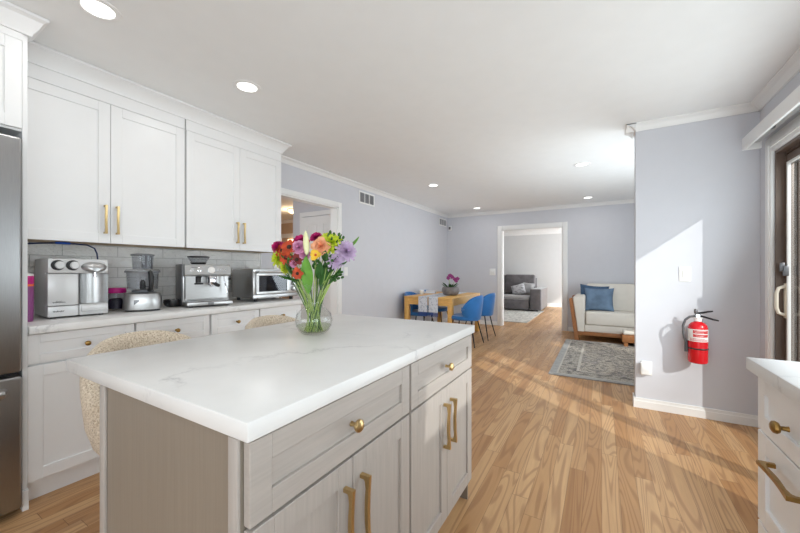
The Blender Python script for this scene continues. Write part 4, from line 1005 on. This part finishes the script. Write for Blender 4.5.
MB().box(-3.595, -1.785, 11.56, 11.72, .05, .96, .03).build('back_frame', 'sofa_grey', gs, world=True)
for x in (-3.8, -1.6):
    for y in (10.5, 11.6): MB().lathe([(.03, .013), (.03, .05)], (x, y, 0), 12).build('foot', 'black', gs, world=True)
p = thing('throw_pillow', 'grey zigzag patterned pillow leaning on the charcoal sofa', 'pillow', (-2.23, 11.0, .44), 0, 'pillows on the charcoal sofa')
MB().pillow(.42, .36, .14).xf(Matrix.Translation((0, .06, .15)) @ Matrix.Rotation(-.3, 4, 'Y') @ Matrix.Rotation(-.4, 4, 'X')).build('cover', 'pattern_pillow', p, weld=True, ang=60)
p = thing('throw_pillow', 'plain grey pillow behind the patterned one beside the charcoal sofa arm', 'pillow', (-1.97, 11.16, .44), 0, 'pillows on the charcoal sofa')
MB().pillow(.36, .40, .14).xf(Matrix.Translation((0, .03, .17)) @ Matrix.Rotation(.1, 4, 'Y') @ Matrix.Rotation(-.25, 4, 'X')).build('cover', 'sofa_grey_light', p, weld=True, ang=60)

# ------------------------------------------------------------------ wall-mounted things
fx = thing('fire_extinguisher', 'red fire extinguisher hanging on the partition wall beside the sliding door', 'fire extinguisher', (.658, 3.555, .462))
cyl = MB().lathe([(.045, 0), (.058, .006), (.062, .02), (.062, .275), (.057, .300), (.040, .320), (.022, .328), (.020, .336)], seg=40).build('cylinder', 'red', fx)
MB().lathe([(.0626, .176), (.0626, .272)], seg=40, cap0=False, cap1=False).build('label', 'paper', cyl)
mb = MB()
def band(mb, a0, a1, z0, z1, r=.0631):
    return mb.sheet(lambda u, v: (r*cos(a0+(a1-a0)*u), r*sin(a0+(a1-a0)*u), z0+(z1-z0)*v), 10, 1)
A = lambda d: radians(-90+d)
band(mb, A(-38), A(58), 0.240, 0.266)
band(mb, A(-38), A(58), 0.212, 0.234)
band(mb, A(-60), A(50), 0.182, 0.186); band(mb, A(-60), A(50), 0.190, 0.193); band(mb, A(-60), A(30), 0.198, 0.201)
mb.build('label_print', 'label_red', cyl)
mb = MB()
for i in range(4): band(mb, A(-30+i*3), A(44-(i % 2)*20), .261-i*.0125, .2585-i*.0125, .0635)
mb.build('label_lines', 'paper', cyl)
MB().lathe([(.0632, .112), (.0645, .114), (.0645, .122), (.0632, .124)], seg=40, cap0=False, cap1=False).build('strap', 'black', fx)
MB().box(-.02, .02, .061, .098, .06, .30, .003).build('bracket', 'black_metal', fx)
MB().lathe([(.024, .332), (.024, .354), (.030, .356), (.030, .362), (.018, .366)], seg=20).build('collar', 'paper', fx)
MB().box(-.018, .018, -.014, .014, .364, .391, .004).build('valve', 'steel_dark', fx)
MB().start().lathe([(.013, 0), (.013, .012)], seg=16).move((-.004, -.014, .376), 0, pi/2).build('gauge', 'chrome', fx)
MB().lathe([(.010, .391), (.012, .396), (.012, .421), (.008, .428), (.001, .429)], (-.012, 0, 0), 14).build('valve_pin', 'steel_dark', fx)
MB().tube([(0, 0, .394), (.03, -.01, .402), (.06, -.022, .412), (.085, -.03, .418)], [.008, .008, .007, .005], 8).build('carry_lever', 'black_metal', fx)
MB().tube([(.005, -.004, .376), (.04, -.018, .368), (.08, -.035, .356), (.115, -.048, .348)], [.008, .007, .007, .005], 8).build('squeeze_lever', 'black_metal', fx)
MB().tube([(-.016, -.004, .372), (-.050, -.012, .366), (-.080, -.016, .340), (-.094, -.014, .29), (-.093, -.008, .24), (-.085, -.002, .195), (-.074, 0, .165)], .0085, 10).build('hose', 'rubber', fx)
MB().tube([(-.074, 0, .17), (-.072, 0, .12), (-.070, 0, .085)], [.011, .013, .015], 10).build('nozzle', 'rubber', fx)
def plate(name, label, cat, loc, rz, w, h, kind):
    t = thing(name, label, cat, loc, rz)
    MB().box(-w/2, w/2, -.006, -.0005, -h/2, h/2, .002).build('cover_plate', 'plastic_white', t)
    if kind == 'switch': MB().box(-.016, .016, -.010, -.0055, -.033, .033, .002).build('rocker', 'trim', t)
    elif kind == 'two':
        for x in (-.023, .023): MB().box(x-.016, x+.016, -.010, -.0055, -.033, .033, .002).build('rocker', 'trim', t)
    else:
        for z in (-.02, .02): MB().box(-.017, .017, -.009, -.0055, z-.014, z+.014, .003).build('socket', 'trim', t)
    return t
plate('light_switch', 'white light switch plate on the partition wall above the fire extinguisher', 'light switch', (.594, YS, 1.167), 0, .076, .125, 'switch')
o_ = plate('wall_outlet', 'white outlet low on the partition wall with a plug-in device', 'outlet', (.335, YS, .350), 0, .076, .12, 'socket')
nl = thing('night_light', 'white plug-in box covering the low outlet on the partition wall', 'night light', (.322, YS-.0095, .350))
MB().box(-.034, .036, -.042, -.001, -.050, .052, .008, 3).build('body', 'plastic_white', nl)
MB().box(-.026, .028, -.0435, -.0415, -.02, .04, .001).build('lens', 'trim', nl)
plate('light_switch', 'white double switch plate on the far wall left of the wide doorway', 'light switch', (-2.06, YF, 1.158), 0, .13, .145, 'two')
plate('light_switch', 'white switch plate on the left wall next to the doorway casing', 'light switch', (XL, 3.80, 1.18), pi/2, .076, .12, 'switch')
tt = thing('motion_sensor', 'small white wall sensor with dark lens high in the far left corner', 'sensor', (-3.045, YF, 2.17))
MB().box(-.035, .035, -.04, 0, -.055, .055, .008).build('body', 'plastic_white', tt)
MB().box(-.022, .022, -.046, -.039, -.03, .03, .004).build('lens', 'steel_dark', tt)
def vent(label, y0, y1, z0, z1):
    v = thing('air_vent', label, 'vent', (XL, (y0+y1)/2, (z0+z1)/2), 0, 'white air vents on the left wall')
    f = .022; n = 3
    mb = MB().box(XL, XL+.010, y0, y0+f, z0, z1, .002).box(XL, XL+.010, y1-f, y1, z0, z1, .002).box(XL, XL+.010, y0+f, y1-f, z0, z0+f, .002).box(XL, XL+.010, y0+f, y1-f, z1-f, z1, .002)
    w_ = (y1-y0-2*f)/n
    for k in range(1, n): mb.box(XL, XL+.010, y0+f+k*w_-.006, y0+f+k*w_+.006, z0+f, z1-f)
    mb.build('frame', 'trim', v, world=True)
    mb = MB(); m_ = 22
    for k in range(m_):
        yy = y0+f+(y1-y0-2*f)*(k+.5)/m_; mb.box(XL+.002, XL+.007, yy-.003, yy+.003, z0+f, z1-f)
    mb.build('louvres', 'vent', v, world=True)
    MB().box(XL+.0005, XL+.0015, y0+f, y1-f, z0+f, z1-f).build('backing', 'steel_dark', v, world=True)
vent('white air vent high on the left wall, nearer one beyond the doorway', 4.10, 4.50, 2.20, 2.385)
vent('white air vent high on the left wall, farther one by the corner', 7.02, 7.42, 2.195, 2.365)
